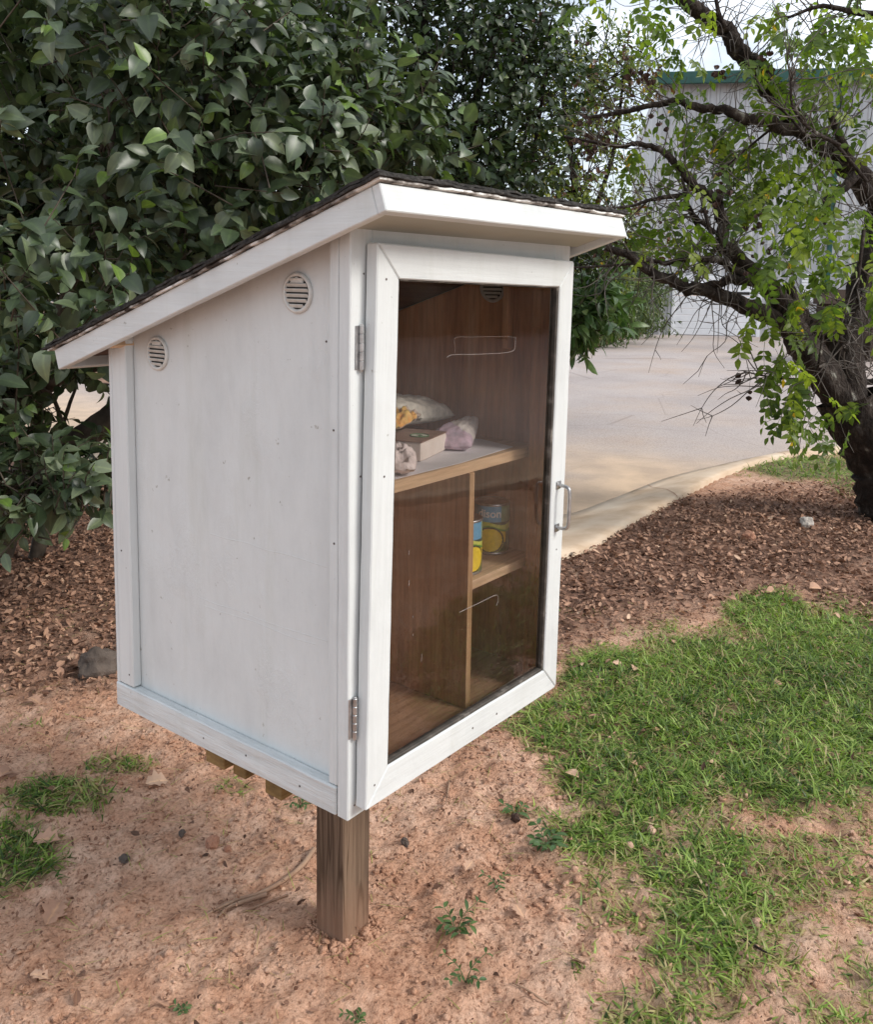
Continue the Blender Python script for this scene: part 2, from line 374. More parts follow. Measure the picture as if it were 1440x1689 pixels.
def corrug():
    m_, t, b = nodes('corrugated_metal')
    col = ramp(t, [(.3, (.40, .405, .415)), (.7, (.54, .545, .555))], tex(t, 1.2, 6, (1, 1, .2)))
    t.links.new(col, b.inputs['Base Color']); b.inputs['Roughness'].default_value = .45; b.inputs['Metallic'].default_value = .25; return m_
M['corrug'] = corrug()
M['green_trim'] = simple('green_metal_trim', [(.3, (.010, .055, .045)), (.7, (.02, .085, .07))], 4, 4, rough=.45, bstr=0)
M['white_metal'] = simple('white_enamel', [(.3, (.70, .72, .75)), (.7, (.80, .81, .83))], 3, 5, rough=.45, bstr=.1)
M['brown_wood'] = simple('stained_fence_wood', [(.3, (.025, .016, .012)), (.7, (.07, .048, .036))], 4, 6, (.2, .2, 1), .8, .3, .4)
M['stone_dark'] = simple('dark_fieldstone', [(.3, (.055, .042, .034)), (.7, (.14, .108, .088))], 12, 8, rough=.9, bstr=.8, bdist=.01)
M['stone_pale'] = simple('pale_quartz', [(.3, (.34, .30, .26)), (.7, (.55, .50, .45))], 14, 8, rough=.85, bstr=.8, bdist=.01)
M['clod'] = simple('red_clay_clod', [(.3, (.26, .12, .075)), (.7, (.42, .23, .15))], 20, 8, rough=.95, bstr=.9, bdist=.008)

# ------------------------------------------------------------------ leaf / blade instancing into single meshes
def leaf_template(n=5, fold=.16, droop=.22, shape='ovate'):
    ts = np.linspace(0, 1, n+1); V = []; D = []; mid = []
    for t in ts:
        if shape == 'ovate': w = 0 if t in (0, 1) else .5*math.sin(math.pi*t**.72)**.85
        elif shape == 'oak': w = 0 if t in (0, 1) else .5*math.sin(math.pi*t**.9)*(1.15 if int(round(t*n)) % 2 else .62)
        else: w = 0 if t in (0, 1) else .5*math.sin(math.pi*t)**.7
        for s in (-1, 0, 1):
            V.append((s*w, t, abs(s)*w*fold*2)); D.append((0, -.12*t*t, -droop*t*t)); mid.append(abs(s))
    F = []
    for i in range(n):
        a = i*3
        F += [(a, a+1, a+4, a+3), (a+1, a+2, a+5, a+4)]
    return np.array(V), np.array(D), np.array(F), np.array(mid, float)
def blade_template(n=3):
    V = []; D = []; mid = []
    for i in range(n+1):
        t = i/n; w = .5*(1-t**1.6)+(.04 if i == n else 0)
        for s in (-1, 1): V.append((s*w, t, 0)); D.append((0, -.25*t*t, -.75*t*t)); mid.append(1)
    F = [(2*i, 2*i+1, 2*i+3, 2*i+2) for i in range(n)]
    return np.array(V), np.array(D), np.array(F), np.array(mid, float)
def nrm(a): return a/(np.linalg.norm(a, axis=-1, keepdims=True)+1e-9)
def leaf_arr(T, P, A, N, Ln, Wd, curl):
    V0, D0, F0, mid = T
    A = nrm(A); X = nrm(np.cross(A, N)); Z = np.cross(X, A)
    y = V0[None, :, 1]+D0[None, :, 1]*curl[:, None]; z = V0[None, :, 2]*(Wd/Ln)[:, None]+D0[None, :, 2]*curl[:, None]
    V = P[:, None]+X[:, None]*(V0[None, :, 0]*Wd[:, None])[..., None]+A[:, None]*(y*Ln[:, None])[..., None]+Z[:, None]*(z*Ln[:, None])[..., None]
    return V.reshape(-1, 3)
def leaves(name, T, P, A, N, Ln, Wd, curl, rnd, mat, parent=None):
    k = len(T[0]); n = len(P)
    V = leaf_arr(T, P, A, N, Ln, Wd, curl)
    F = (T[2][None]+(np.arange(n)*k)[:, None, None]).reshape(-1, T[2].shape[1])
    me = np_mesh(name, V, F, {'rnd': np.repeat(rnd, k), 'mid': np.tile(T[3], n)})
    return link(name, me, mat, parent)
def rvec(n): return nrm(rng.normal(size=(n, 3)))
UPV = np.array([0, 0, 1.0])
def clumps(ells, n_twig, per, twig_len, leaf_len, ratio, shell=(.62, 1.03), droop=.35, upb=.45, keep=None):
    """twigs set through the outer volume of ellipsoids; each twig carries leaves that droop to its sides"""
    area = np.array([e[1][0]*e[1][1]+e[1][1]*e[1][2]+e[1][0]*e[1][2] for e in ells]); pr = area/area.sum()
    which = rng.choice(len(ells), n_twig, p=pr)
    C = np.array([e[0] for e in ells])[which]; Rr = np.array([e[1] for e in ells])[which]
    d = rvec(n_twig); rad = rng.uniform(shell[0], shell[1], n_twig)**.8
    lump = 1+.22*np.sin(d[:, 0]*5+which)*np.sin(d[:, 1]*6+which*2)+.14*np.sin(d[:, 2]*9+which*3)
    base = C+d*Rr*(rad*lump)[:, None]
    out = nrm(d/Rr)
    if keep is not None:
        k = keep(base); base = base[k]; out = out[k]; n_twig = len(base)
    tdir = nrm(out*.75+UPV*upb+rng.normal(size=(n_twig, 3))*.45)
    tl = twig_len*rng.uniform(.6, 1.3, n_twig)
    P = []; A = []; N = []
    for k in range(per):
        f = (k+.4)/per
        side = nrm(np.cross(tdir, rng.normal(size=(n_twig, 3))))
        P.append(base+tdir*(tl*f)[:, None]); A.append(nrm(side*(1-.45*f)+tdir*(.35+.5*f)-UPV*droop+rng.normal(size=(n_twig, 3))*.2))
        N.append(nrm(UPV*.75+out*.55+rng.normal(size=(n_twig, 3))*.38))
    P = np.concatenate(P); A = np.concatenate(A); N = np.concatenate(N); n = len(P)
    Ln = leaf_len*rng.uniform(.6, 1.25, n); Wd = Ln*ratio*rng.uniform(.85, 1.15, n)
    tip = np.repeat(np.arange(per)/per, n_twig)
    return P, A, N, Ln, Wd, rng.uniform(.1, 2.1, n), tip, (base, tdir, tl)

# ------------------------------------------------------------------ the setting: ground, lot, kerb, bed
KO = [(6.4, 20), (5.0, 14), (4.3, 11), (3.85, 8.6), (3.5, 6.5), (3.25, 4.6), (3.25, 3.3), (3.55, 2.45), (4.376, 2.03), (5.0, 1.97), (6.09, 1.95), (6.98, 1.80), (7.55, 1.68), (8.28, 1.48), (8.88, 1.07),
      (9.2, .4), (9.0, -.6), (8.0, -1.7), (6, -2.7), (3, -3.7), (0, -4.7), (-6, -6.8), (-20, -11.5)]
KI = [(5.9, 20), (4.5, 14), (3.8, 11), (3.35, 8.6), (3.0, 6.5), (2.72, 4.6), (2.68, 3.1), (2.85, 1.95), (3.31, 1.40), (4.207, 1.41), (5.49, 1.47), (6.17, 1.49), (7.10, 1.40), (7.75, 1.17), (8.25, .86),
      (8.6, .35), (8.4, -.5), (7.7, -1.25), (5.8, -2.2), (2.8, -3.2), (-.2, -4.2), (-6.2, -6.3), (-20, -11)]
KO = catmull([(*p, 0) for p in KO], 6); KI = catmull([(*p, 0) for p in KI], 6)
def inside_lawn(x, y):
    """signed-ish test: is the point on the lawn side of the kerb's inner line (closed far to the left)"""
    poly = np.concatenate([KI[:, :2], [(-60, -11), (-60, 60), (5.9, 60)]]); c = np.zeros(x.shape, bool)
    for i in range(len(poly)):
        x1, y1 = poly[i-1]; x2, y2 = poly[i]
        k = ((y1 > y) != (y2 > y)); 
        with np.errstate(divide='ignore', invalid='ignore'): c ^= k & (x < (x2-x1)*(y-y1)/(y2-y1+1e-12)+x1)
    return c
def kdist(x, y):
    P = np.stack([x, y], -1).reshape(-1, 2); d = np.full(len(P), 1e9)
    for a, b in zip(KI[:-1, :2], KI[1:, :2]):
        ab = b-a; t = np.clip(((P-a)@ab)/(ab@ab+1e-12), 0, 1); d = np.minimum(d, np.linalg.norm(P-a-t[:, None]*ab, axis=1))
    return d.reshape(x.shape)
def grow_axis(lo, hi, step, far_lo, far_hi, k=1.09):
    a = list(np.arange(lo, hi, step)); s = step; b = []
    while a[-1] < far_hi: s *= k; a.append(a[-1]+s)
    s = step; x = lo
    while x > far_lo: s *= k; x -= s; b.append(x)
    return np.array(b[::-1]+a)
U = grow_axis(-2.0, 2.2, .0125, -240, 240, 1.04); Vv = grow_axis(1.1, 4.6, .0125, -160, 420, 1.035)
UU, VV = np.meshgrid(U, Vv)
GX = C0[0]+RH[0]*UU+FH[0]*VV; GY = C0[1]+RH[1]*UU+FH[1]*VV
POST = (0.303, 0.292, 0.090)
PCX, PCY = POST[0]+.045, POST[1]+.045
def relief(x, y):
    z = .035*(fbm(x*1.1+40, y*1.1+40, 3, 11)-.5)+.034*(fbm(x*6+90, y*6+90, 4, 21)-.5)+.040*(fbm(x*20+50, y*20+50, 4, 31, .6)-.5)
    r = np.hypot(x-PCX, y-PCY); z = z*np.clip(r/.25, .35, 1)+.030*np.exp(-(r/.20)**2)
    return z-.004
def ground_z(x, y):
    x = np.asarray(x, float); y = np.asarray(y, float)
    lawn = inside_lawn(x, y); d = kdist(x, y)
    z = relief(x, y)*np.clip((d-.1)/2.2, .02, 1)-.006
    return np.where(lawn, z, -np.clip(d*1.2, 0, .16)-.01)
near = (np.abs(UU) < 26) & (VV > -22) & (VV < 45)
GZv = np.full(GX.shape, -.17); GZv[near] = ground_z(GX[near], GY[near])
law_far = ~near; GZv[law_far & (GX < -18)] = -.02
# density of turf and leaf litter, traced as patches of the lawn
def soft(px, py, blobs):
    d = np.zeros(px.shape)
    for cx, cy, rx, ry, w in blobs: d = np.maximum(d, w*np.clip(1.35*(1-((px-cx)/rx)**2-((py-cy)/ry)**2), 0, 1))
    return d
TURF = [(1200, 1165, 330, 165, 1), (1350, 1090, 190, 125, 1), (1010, 1130, 120, 90, .9), (1060, 1270, 190, 120, 1), (1310, 1270, 190, 100, .9), (1270, 1010, 90, 50, 1), (930, 1200, 110, 70, .85),
        (1000, 1375, 140, 62, .85), (1150, 1410, 170, 95, .8), (1190, 1500, 150, 90, .75), (1340, 1430, 150, 95, .6), (1010, 1505, 90, 45, .55), (1150, 1575, 130, 60, .8), (1280, 1560, 150, 60, .55),
        (1400, 1560, 90, 70, .45), (1060, 1680, 120, 60, .6), (1180, 1640, 120, 60, .5), (1300, 1500, 160, 80, .55), (1000, 1440, 100, 50, .5), (1430, 1480, 90, 60, .5), (1430, 1640, 70, 60, .4), (1330, 1665, 120, 55, .45), (1440, 1330, 110, 70, .55), (950, 1590, 50, 50, .35), (880, 1340, 60, 28, .5), (1460, 1200, 160, 160, 1), (1690, 1190, 260, 190, .95), (1640, 1460, 210, 130, .65), (1900, 1350, 260, 220, .8),
        (30, 1400, 100, 70, .85), (100, 1310, 115, 40, .75), (190, 1260, 70, 25, .7), (-60, 1440, 110, 70, .7), (390, 1298, 45, 14, .4), (60, 1195, 35, 12, .3),
        (1340, 772, 150, 26, .95), (1460, 790, 120, 40, .9), (1150, 900, 40, 20, .12), (960, 1000, 60, 18, .15), (1000, 985, 70, 15, .12)]
def turf_density(x, y):
    p, z = proj(np.stack([x, y, np.zeros_like(x)], -1)); px, py = p[..., 0], p[..., 1]
    d = soft(px, py, TURF); d = np.where(z < .3, 0, d)
    n = fbm(x*7+20, y*7+20, 3, 41); n2 = fbm(x*2.2+60, y*2.2+60, 2, 45)
    return np.clip(d*1.25-.85*np.clip(n-.42, 0, 1)*2*(1.25-d)-.35*np.clip(n2-.5, 0, 1), 0, 1)
def litter_density(x, y):
    p, z = proj(np.stack([x, y, np.zeros_like(x)], -1)); px, py = p[..., 0], p[..., 1]
    edge_r = np.interp(px, [800, 930, 1000, 1100, 1230, 1330, 1440, 1700], [1140, 1075, 1045, 1025, 985, 985, 1040, 1100])
    edge_l = np.interp(px, [-300, 0, 120, 200, 300, 600, 800], [1180, 1150, 1150, 1130, 1150, 1170, 1140])
    e = np.where(px < 800, edge_l, edge_r); top = np.interp(px, [-300, 200, 900, 1000, 1150, 1250, 1440], [700, 700, 700, 700, 815, 790, 790])
    d = np.clip((e-py)/70+.25, 0, 1)*np.clip((py-top)/30, 0, 1)
    n = fbm(x*3+10, y*3+10, 3, 51)
    behind = (z < .4)
    return np.where(behind, np.clip(n*1.2-.1, 0, .8), np.clip(d*(.55+.9*n), 0, 1))
zone = np.zeros(GX.shape); turf = np.zeros(GX.shape)
zone[near] = litter_density(GX[near], GY[near])*.92; turf[near] = turf_density(GX[near], GY[near])*.75
nr, nc = GX.shape; ii = np.arange(nr*nc).reshape(nr, nc)
F = np.stack([ii[:-1, :-1], ii[:-1, 1:], ii[1:, 1:], ii[1:, :-1]], -1).reshape(-1, 4)
g = link('ground', np_mesh('ground', np.stack([GX, GY, GZv], -1).reshape(-1, 3), F, {'zone': zone.ravel(), 'turf': turf.ravel()}), M['soil']); tag(g, kind='structure')

LOT = -.08
def strip(name, A, B, za, zb, mat, attr=None, rows=1):
    A = np.asarray(A); B = np.asarray(B); n = len(A); V = []; wash = []
    ts = np.linspace(0, 1, rows+1)**2.6 if rows > 1 else np.array([0, 1])
    for t in ts:
        P = A*(1-t)+B*t; P = P.copy(); P[:, 2] = za*(1-t)+zb*t; V.append(P)
    V = np.concatenate(V); k = len(ts); i = np.arange(n-1)
    F = np.concatenate([np.stack([r*n+i, r*n+i+1, (r+1)*n+i+1, (r+1)*n+i], -1) for r in range(k-1)])
    return np_mesh(name, V, F, attr(V) if attr else None)
cen = np.array([1.5, 0, 0]); d = KO-cen; far = cen+nrm(d)*130
def wash(V):
    dd = kdist(V[:, 0], V[:, 1]); return {'wash': np.clip(1.15-(dd-.5)/1.7+.9*(fbm(V[:, 0]*.9+30, V[:, 1]*.9+30, 3, 61)-.5), 0, 1)*.95*np.clip((7.2-V[:, 0])/1.5+.3, .15, 1)}
lot = link('parking_lot', strip('parking_lot', KO, far, LOT, LOT, M['asphalt'], wash, 60), M['asphalt']); tag(lot, kind='structure')
# rolled concrete kerb: a closed profile swept along the two lines
prof = [(0, .022), (.12, .026), (.35, .012), (.62, -.03), (.85, -.066), (1.0, -.074)]
V = np.concatenate([np.concatenate([(KI*(1-t)+KO*t)[:, :2], np.full((len(KI), 1), z)], 1) for t, z in prof]+[np.concatenate([KO[:, :2], np.full((len(KO), 1), -.3)], 1), np.concatenate([KI[:, :2], np.full((len(KI), 1), -.3)], 1)])
n = len(KI); i = np.arange(n-1); k = len(prof)+2
F = np.concatenate([np.stack([r*n+i, r*n+i+1, ((r+1) % k)*n+i+1, ((r+1) % k)*n+i], -1) for r in range(k)])
kb = link('kerb', np_mesh('kerb', V, F), M['concrete']); tag(kb, kind='structure')
mbj = MB()
for q in (40, 58, 74, 88):                                            # sawn joints across the kerb
    a, b = KI[q], KO[q]; dv = nrm(b-a); s_ = np.array([-dv[1], dv[0], 0])*.003
    pts = [a*(1-t)+b*t+np.array([0, 0, z+.003]) for t, z in prof]
    vs = [mbj.bm.verts.new(p+s_) for p in pts]+[mbj.bm.verts.new(p-s_) for p in pts[::-1]]
    for e in range(len(pts)-1): mbj.bm.faces.new((vs[e], vs[e+1], vs[len(vs)-2-e], vs[len(vs)-1-e]))
jo = mbj.build('kerb_joint', M['clod']); tag(jo, kind='structure')
UPZ = np.array([0, 0, 1.0])
bed = [(27.4, 11.75), (22.5, 10.4), (17.4, 8.95), (13.5, 8.0), (10.5, 6.7), (8.9, 4.6), (7.4, 4.6), (7.0, 7), (6.6, 11), (6.6, 15), (9, 40), (45, 60), (60, 35)]
mb = MB(); vs = [mb.bm.verts.new((x, y, LOT+.03)) for x, y in bed]; mb.bm.faces.new(vs)
bd = mb.build('planting_bed', simple('bed_soil', [(.35, (.10, .055, .035)), (.7, (.38, .22, .14))], 2.5, 8, rough=.95, bstr=.6, bdist=.03)); tag(bd, kind='structure')
IC = uvz(-.1, 7.7, 0); ia = np.linspace(0, 2*np.pi, 49)[:-1]; iR = np.stack([np.cos(ia), np.sin(ia), 0*ia], -1)
rings = [(.0, .10), (.35, .085), (.7, .05), (.94, .035)]; V = np.concatenate([IC+iR*r_+UPZ*(z_+.012*np.sin(ia*5+r_*9)[:, None]) for r_, z_ in rings]); q = np.arange(48)
F = np.concatenate([np.stack([k*48+q, k*48+(q+1) % 48, (k+1)*48+(q+1) % 48, (k+1)*48+q], -1) for k in range(3)])
b2 = link('planting_bed', np_mesh('planting_bed', V, F), bd.data.materials[0]); tag(b2, kind='structure')
rings = [(.93, -.3), (.93, .05), (.95, .06), (1.06, .06), (1.09, .03), (1.10, -.3)]; V = np.concatenate([IC+iR*r_+UPZ*z_ for r_, z_ in rings])
F = np.concatenate([np.stack([k*48+q, k*48+(q+1) % 48, (k+1)*48+(q+1) % 48, (k+1)*48+q], -1) for k in range(5)])
k2 = link('kerb', np_mesh('kerb', V, F), M['concrete']); tag(k2, kind='structure')

# ------------------------------------------------------------------ the cabinet on its post
WB, DB = .745, .709
cab = empty('pantry_cabinet', (PCX, PCY, 0))
tag(cab, 'white wooden food pantry cabinet with slanted shingle roof and glass door, standing on a post', 'pantry cabinet')
def part(mb, name, mat, parent=None, smooth=False):
    o = mb.build(name, mat, parent or cab, smooth)
    if parent is None: o.location = (-PCX, -PCY, GZ)
    return o
PHI = .3189; F0 = Vector((-.0444, -.1014, 1.1071)); WR = .797+.0444; LR = 1.0; FHt = .0455
RM = Matrix(((1, 0, 0, F0.x), (0, math.cos(PHI), math.sin(PHI), F0.y), (0, -math.sin(PHI), math.cos(PHI), F0.z), (0, 0, 0, 1)))
zr = lambda y: F0.z-math.tan(PHI)*(y-F0.y)-.027
# walls
part(MB().prism([(.021, .003, .002), (.021, DB-.012, .002), (.021, DB-.012, zr(DB-.012)), (.021, .003, zr(.003))], (.011, 0, 0), .0008), 'side_panel', M['paint_panel'])
part(MB().prism([(WB-.009, .003, .002), (WB-.009, DB-.012, .002), (WB-.009, DB-.012, zr(DB-.012)), (WB-.009, .003, zr(.003))], (.009, 0, 0), .0008), 'side_panel', M['paint_v'])
part(MB().box((.0, DB-.0115, .052), (WB, DB-.0005, zr(DB))), 'back_panel', M['paint_v'])
part(MB().box((.03, .028, .001), (WB-.013, DB-.014, .0185)), 'floor_panel', M['in_floor'])
SP = [o for o in cab.children if o.name == 'side_panel'][0]
rd = MB()
for (ya, za, yb_, zb_) in ((.40, .447, .07, .447), (.45, .305, .07, .305), (.42, .292, .10, .290)):
    rd.tube(catmull([(.0218, ya+(yb_-ya)*q/6, za+(zb_-za)*q/6+random.uniform(-.003, .003)) for q in range(7)], 4), .0013, 6)
rd.build('paint_ridge', M['paint_panel'], SP, True)
# outside trim of the hinge side
def slant(x0, x1, y0, y1, z0, nm, mt):
    return part(MB().prism([(x0, y0, z0), (x0, y1, z0), (x0, y1, zr(y1)), (x0, y0, zr(y0))], (x1-x0, 0, 0), .002), nm, mt)
cb = slant(0, .0205, .645, DB-.012, .0535, 'corner_board', M['paint_v'])
cf = slant(.001, .0205, .0275, .049, .0525, 'corner_board', M['paint_v'])
br = part(MB().box((-.002, .0285, -.004), (.0205, DB, .0515), .0025, 26, .0011), 'bottom_board', M['paint_rough'])
# face frame round the opening
part(MB().box((0, 0, -.004), (.055, .0265, zr(0)+.002), .002, 24, .0007), 'face_stile', M['paint_v'])
part(MB().box((.676, 0, -.004), (WB, .0265, zr(0)+.002), .002, 12, .0006), 'face_stile', M['paint_v'])
part(MB().box((.0555, .001, .958), (.6755, .0265, zr(0)+.002), .002), 'face_rail', M['paint_x'])
part(MB().box((.0555, .001, -.003), (.6755, .0265, .048), .002), 'face_rail', M['paint_x'])
# brown inside
part(MB().box((.0325, .03, .0195), (.0385, DB-.018, zr(DB))), 'lining', M['in_wood'])
part(MB().prism([(.7285, .03, .0195), (.7285, DB-.018, .0195), (.7285, DB-.018, zr(DB)), (.7285, .03, zr(.03))], (.0070, 0, 0), .0005), 'lining', M['in_wood'])
part(MB().box((.039, DB-.0175, .0195), (.7280, DB-.012, zr(DB))), 'lining', M['in_wood'])
part(MB().box((.676, .0275, .02), (.728, .056, 1.0)).box((.6705, -.0025, .049), (.6755, .0262, .9575)), 'inner_stud', M['in_wood'])
part(MB().box((.704, .14, .80), (.7280, .155, .98)), 'inner_batten', M['in_wood'])
part(MB().box((.039, .062, .550), (.7280, DB-.019, .574), .001), 'shelf', M['shelf'])
part(MB().box((.443, .058, .0195), (.461, DB-.019, .5495), .001), 'divider', M['divider'])
part(MB().box((.4615, .063, .284), (.7280, DB-.02, .305), .001), 'shelf', M['shelf'])
# vents
def vent(c, r, side=-1, nslat=6):
    mb = MB(); Mx = Matrix.Rotation(R(90)*side, 4, 'Y')
    mb.lathe([(r*1.02, -.004), (r*1.10, .001), (r*1.06, .0045), (r*.93, .0055), (r*.86, .003), (r*.86, -.004)], c, 40, Mx)
    o = part(mb, 'vent', M['vent'], None, True)
    b = MB(); b.lathe([(r*.85, -.003), (r*.85, .0012)], c, 32, Mx); part(b, 'vent_opening', M['dark'], o)
    s = MB()
    for k in range(nslat):
        dz = (k-(nslat-1)/2)*r*1.62/nslat; hw = math.sqrt(max(r*r*.70-dz*dz, 1e-5)); 
        t = Matrix.Translation(Vector(c)+Vector((side*.0035, 0, dz))) @ Matrix.Rotation(R(38)*side, 4, 'Y')
        s.box((-.0010, -hw, -r*.105), (.0010, hw, r*.105), .0003, mat=t)
    s.prism([tuple(Vector(c)+Vector((side*.0015, a*r*.80, r*(.52+e)))) for a, e in ((-.62, 0), (.62, 0), (.38, .22), (0, .31), (-.38, .22))], (side*.003, 0, 0), .0003)
    part(s, 'louvre', M['vent'], o)
vent((.0205, .145, .933), .034); vent((.0205, .560, .800), .033); vent((.7280, .20, .945), .034)
# roof
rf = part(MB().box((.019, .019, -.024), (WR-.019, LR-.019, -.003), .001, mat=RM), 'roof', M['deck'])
def rpart(mb, nm, mt): return part(mb, nm, mt, rf)
rpart(MB().box((0, .0185, -FHt), (.018, LR, 0), .0018, 30, .0006, RM), 'fascia_board', M['paint_y'])
rpart(MB().box((-.0005, 0, -FHt-.0005), (WR, .018, -.0005), .0018, 24, .0006, RM), 'fascia_board', M['paint_x'])
rpart(MB().box((WR-.018, .0185, -FHt), (WR-.0005, LR, 0), .0018, mat=RM), 'fascia_board', M['paint_y'])
rpart(MB().box((.0185, LR-.018, -FHt), (WR-.0185, LR-.001, -.001), .0018, mat=RM), 'fascia_board', M['paint_x'])
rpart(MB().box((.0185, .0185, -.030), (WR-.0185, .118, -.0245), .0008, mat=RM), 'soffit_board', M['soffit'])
rpart(MB().box((.0185, .80, -.046), (WR-.0185, .818, -.026), .0008, mat=RM), 'purlin', M['shelf'])
def ragged(z0, th, x0, x1, y0, y1, amp, seed, wav=.002):
    """a thin sheet with torn edges"""
    g = np.random.default_rng(seed); nx, ny = 60, 70; V = []; 
    for lay in (0, 1):
        for j in range(ny+1):
            for i in range(nx+1):
                x = x0+(x1-x0)*i/nx; y = y0+(y1-y0)*j/ny
                n = mnoise.noise(Vector((x*30, y*30, seed)))+.7*mnoise.noise(Vector((x*85, y*85, seed+3)))
                if i == 0: x -= n*amp
                if i == nx: x += n*amp
                if j == 0: y -= n*amp
                if j == ny: y += n*amp
                edge = min(i, nx-i, j, ny-j)
                z = z0+th*lay+wav*mnoise.noise(Vector((x*14, y*14, seed+9)))+(wav*1.2*mnoise.noise(Vector((x*40, y*40, seed+5))) if edge < 2 else 0)
                V.append(tuple(RM @ Vector((x, y, z))))
    V = np.array(V); N = (nx+1)*(ny+1); q = np.arange(N).reshape(ny+1, nx+1); F = []
    a = np.stack([q[:-1, :-1], q[:-1, 1:], q[1:, 1:], q[1:, :-1]], -1).reshape(-1, 4); F.append(a[:, ::-1]); F.append(a+N)
    for e in (q[0], q[-1], q[:, 0], q[:, -1]): F.append(np.stack([e[:-1], e[1:], e[1:]+N, e[:-1]+N], -1))
    return np_mesh('sheet', V, np.concatenate(F), None, False)
for nm, args, mt in (('underlay', (.0012, .0036, -.0065, WR+.006, -.0065, LR+.012, .0035, 3, .0012), 'peel'), ('shingles', (.0058, .0045, -.011, WR+.013, -.011, LR+.028, .0045, 8, .0018), 'shingle'),
                     ('shingles', (.0125, .0045, -.007, WR+.018, -.007, LR+.022, .005, 15, .0018), 'shingle')):
    me = ragged(*args); me.name = nm; o = link(nm, me, M[mt], rf)
# post, braces
pz = GZ
o = MB().box((POST[0], POST[1], -.70-GZ+.35), (POST[0]+.09, POST[1]+.09, -.001), .003, 22, .0012).build('post', M['post'], cab); o.location = (-PCX, -PCY, GZ)
part(MB().box((.064, .241, -.089), (.66, .290, -.0045), .002, 14, .0008), 'brace', M['brace'])
part(MB().box((.066, .352, -.085), (.302, .392, -.0045), .002, 8, .0008).box((.045, .395, -.070), (.66, .455, -.0048), .002), 'brace', M['brace'])
# hinges
for zc, xh in ((.844, .0235), (.188, .0115)):
    mb = MB()
    for k in range(5):
        h = .0152; z0 = zc-.038+k*h
        mb.lathe([(.0040, z0), (.0047, z0+.0008), (.0047, z0+h-.0012), (.0040, z0+h-.0004)], (xh, -.0055, 0), 14)
    mb.lathe([(.0024, zc-.0405), (.0034, zc-.0385), (.0034, zc+.039), (.002, zc+.0405)], (xh, -.0055, 0), 10)
    mb.box((xh-.011, -.0022, zc-.037), (xh, -.0002, zc+.037), .0004)
    part(mb, 'hinge', M['steel'])
# door
dr = MB()
FW = .0592; DX = .6766; Z0, Z1 = .0204, 1.0204; TD = .0253
for a, b in (((FW-.004, -.0215, Z0+FW), (FW+.005, -.006, Z1-FW)), ((DX-FW-.0065, -.0215, Z0+FW), (DX-FW+.004, -.006, Z1-FW)), ((FW+.0055, -.0212, Z0+FW-.004), (DX-FW-.007, -.0062, Z0+FW+.006)), ((FW+.0055, -.0212, Z1-FW-.003), (DX-FW-.007, -.0062, Z1-FW+.004))):
    dr.box(a, b, .001)
door = dr.build('door', M['gasket'], cab); door.location = (-PCX+.0146, -PCY-.004, GZ); door.rotation_euler = (0, .0202, 0)
g_ = .0006
def mitre(p, nm, mt):
    t = MB().prism([(x, 0, z) for x, z in p], (0, -TD, 0), .0022); bm = t.bm
    for k in range(1, 20):
        for ax in (0, 2):
            co = Vector((0, 0, 0)); no = Vector((0, 0, 0)); no[ax] = 1; co[ax] = k*.05
            if (ax == 2) == ('stile' in nm): bmesh.ops.bisect_plane(bm, geom=bm.verts[:]+bm.edges[:]+bm.faces[:], plane_co=co, plane_no=no)
    for v in bm.verts: v.co += mnoise.noise_vector(v.co*17)*.0009
    return t.build(nm, mt, door)
mitre([(0, Z0), (FW, Z0+FW+g_), (FW, Z1-FW-g_), (0, Z1)], 'stile', M['paint_v'])
mitre([(DX, Z0), (DX, Z1), (DX-FW, Z1-FW-g_), (DX-FW, Z0+FW+g_)], 'stile', M['paint_v'])
mitre([(g_*2, Z0), (DX-g_*2, Z0), (DX-FW-g_, Z0+FW), (FW+g_, Z0+FW)], 'rail', M['paint_x'])
mitre([(g_*2, Z1), (FW+g_, Z1-FW), (DX-FW-g_, Z1-FW), (DX-g_*2, Z1)], 'rail', M['paint_x'])
link('glass_pane', np_mesh('glass_pane', [(FW+.003, -.013, Z0+FW+.003), (DX-FW-.004, -.013, Z0+FW+.003), (DX-FW-.004, -.013, Z1-FW-.002), (FW+.003, -.013, Z1-FW-.002)], np.array([[0, 1, 2, 3]]), None, False), M['glass'], door)
mb = MB()
hx, h0, h1 = .646, .412, .512
for z in (h0, h1): mb.box((hx-.010, -TD-.0025, z-.009), (hx+.010, -TD-.0005, z+.009), .001)
mb.tube(catmull([(hx, -TD-.002, h0), (hx, -TD-.022, h0+.002), (hx, -TD-.030, h0+.012), (hx, -TD-.031, (h0+h1)/2), (hx, -TD-.030, h1-.012), (hx, -TD-.022, h1-.002), (hx, -TD-.002, h1)], 5), .0042, 10)
mb.build('handle', M['steel'], door, True)
def tape(P, r, y=-.0145):
    mb = MB(); mb.tube(catmull([(x, y, z) for x, z in P], 4), r, 6); return mb
t_ = tape([(.217, .8195), (.235, .824), (.30, .8225), (.40, .8215), (.445, .824), (.456, .831), (.457, .853)], .0007)
t_.tube(catmull([(.457, -.0145, .853), (.40, -.0145, .8555), (.30, -.0145, .8565), (.244, -.0145, .8565), (.243, -.0145, .838), (.243, -.0145, .822)], 4), .0003, 5)
t_.build('clear_tape', M['tape'], door)
t_ = tape([(.285, .306), (.35, .307), (.41, .3085), (.424, .304), (.426, .292), (.420, .284)], .0008)
t_.build('clear_tape', M['tape'], door)
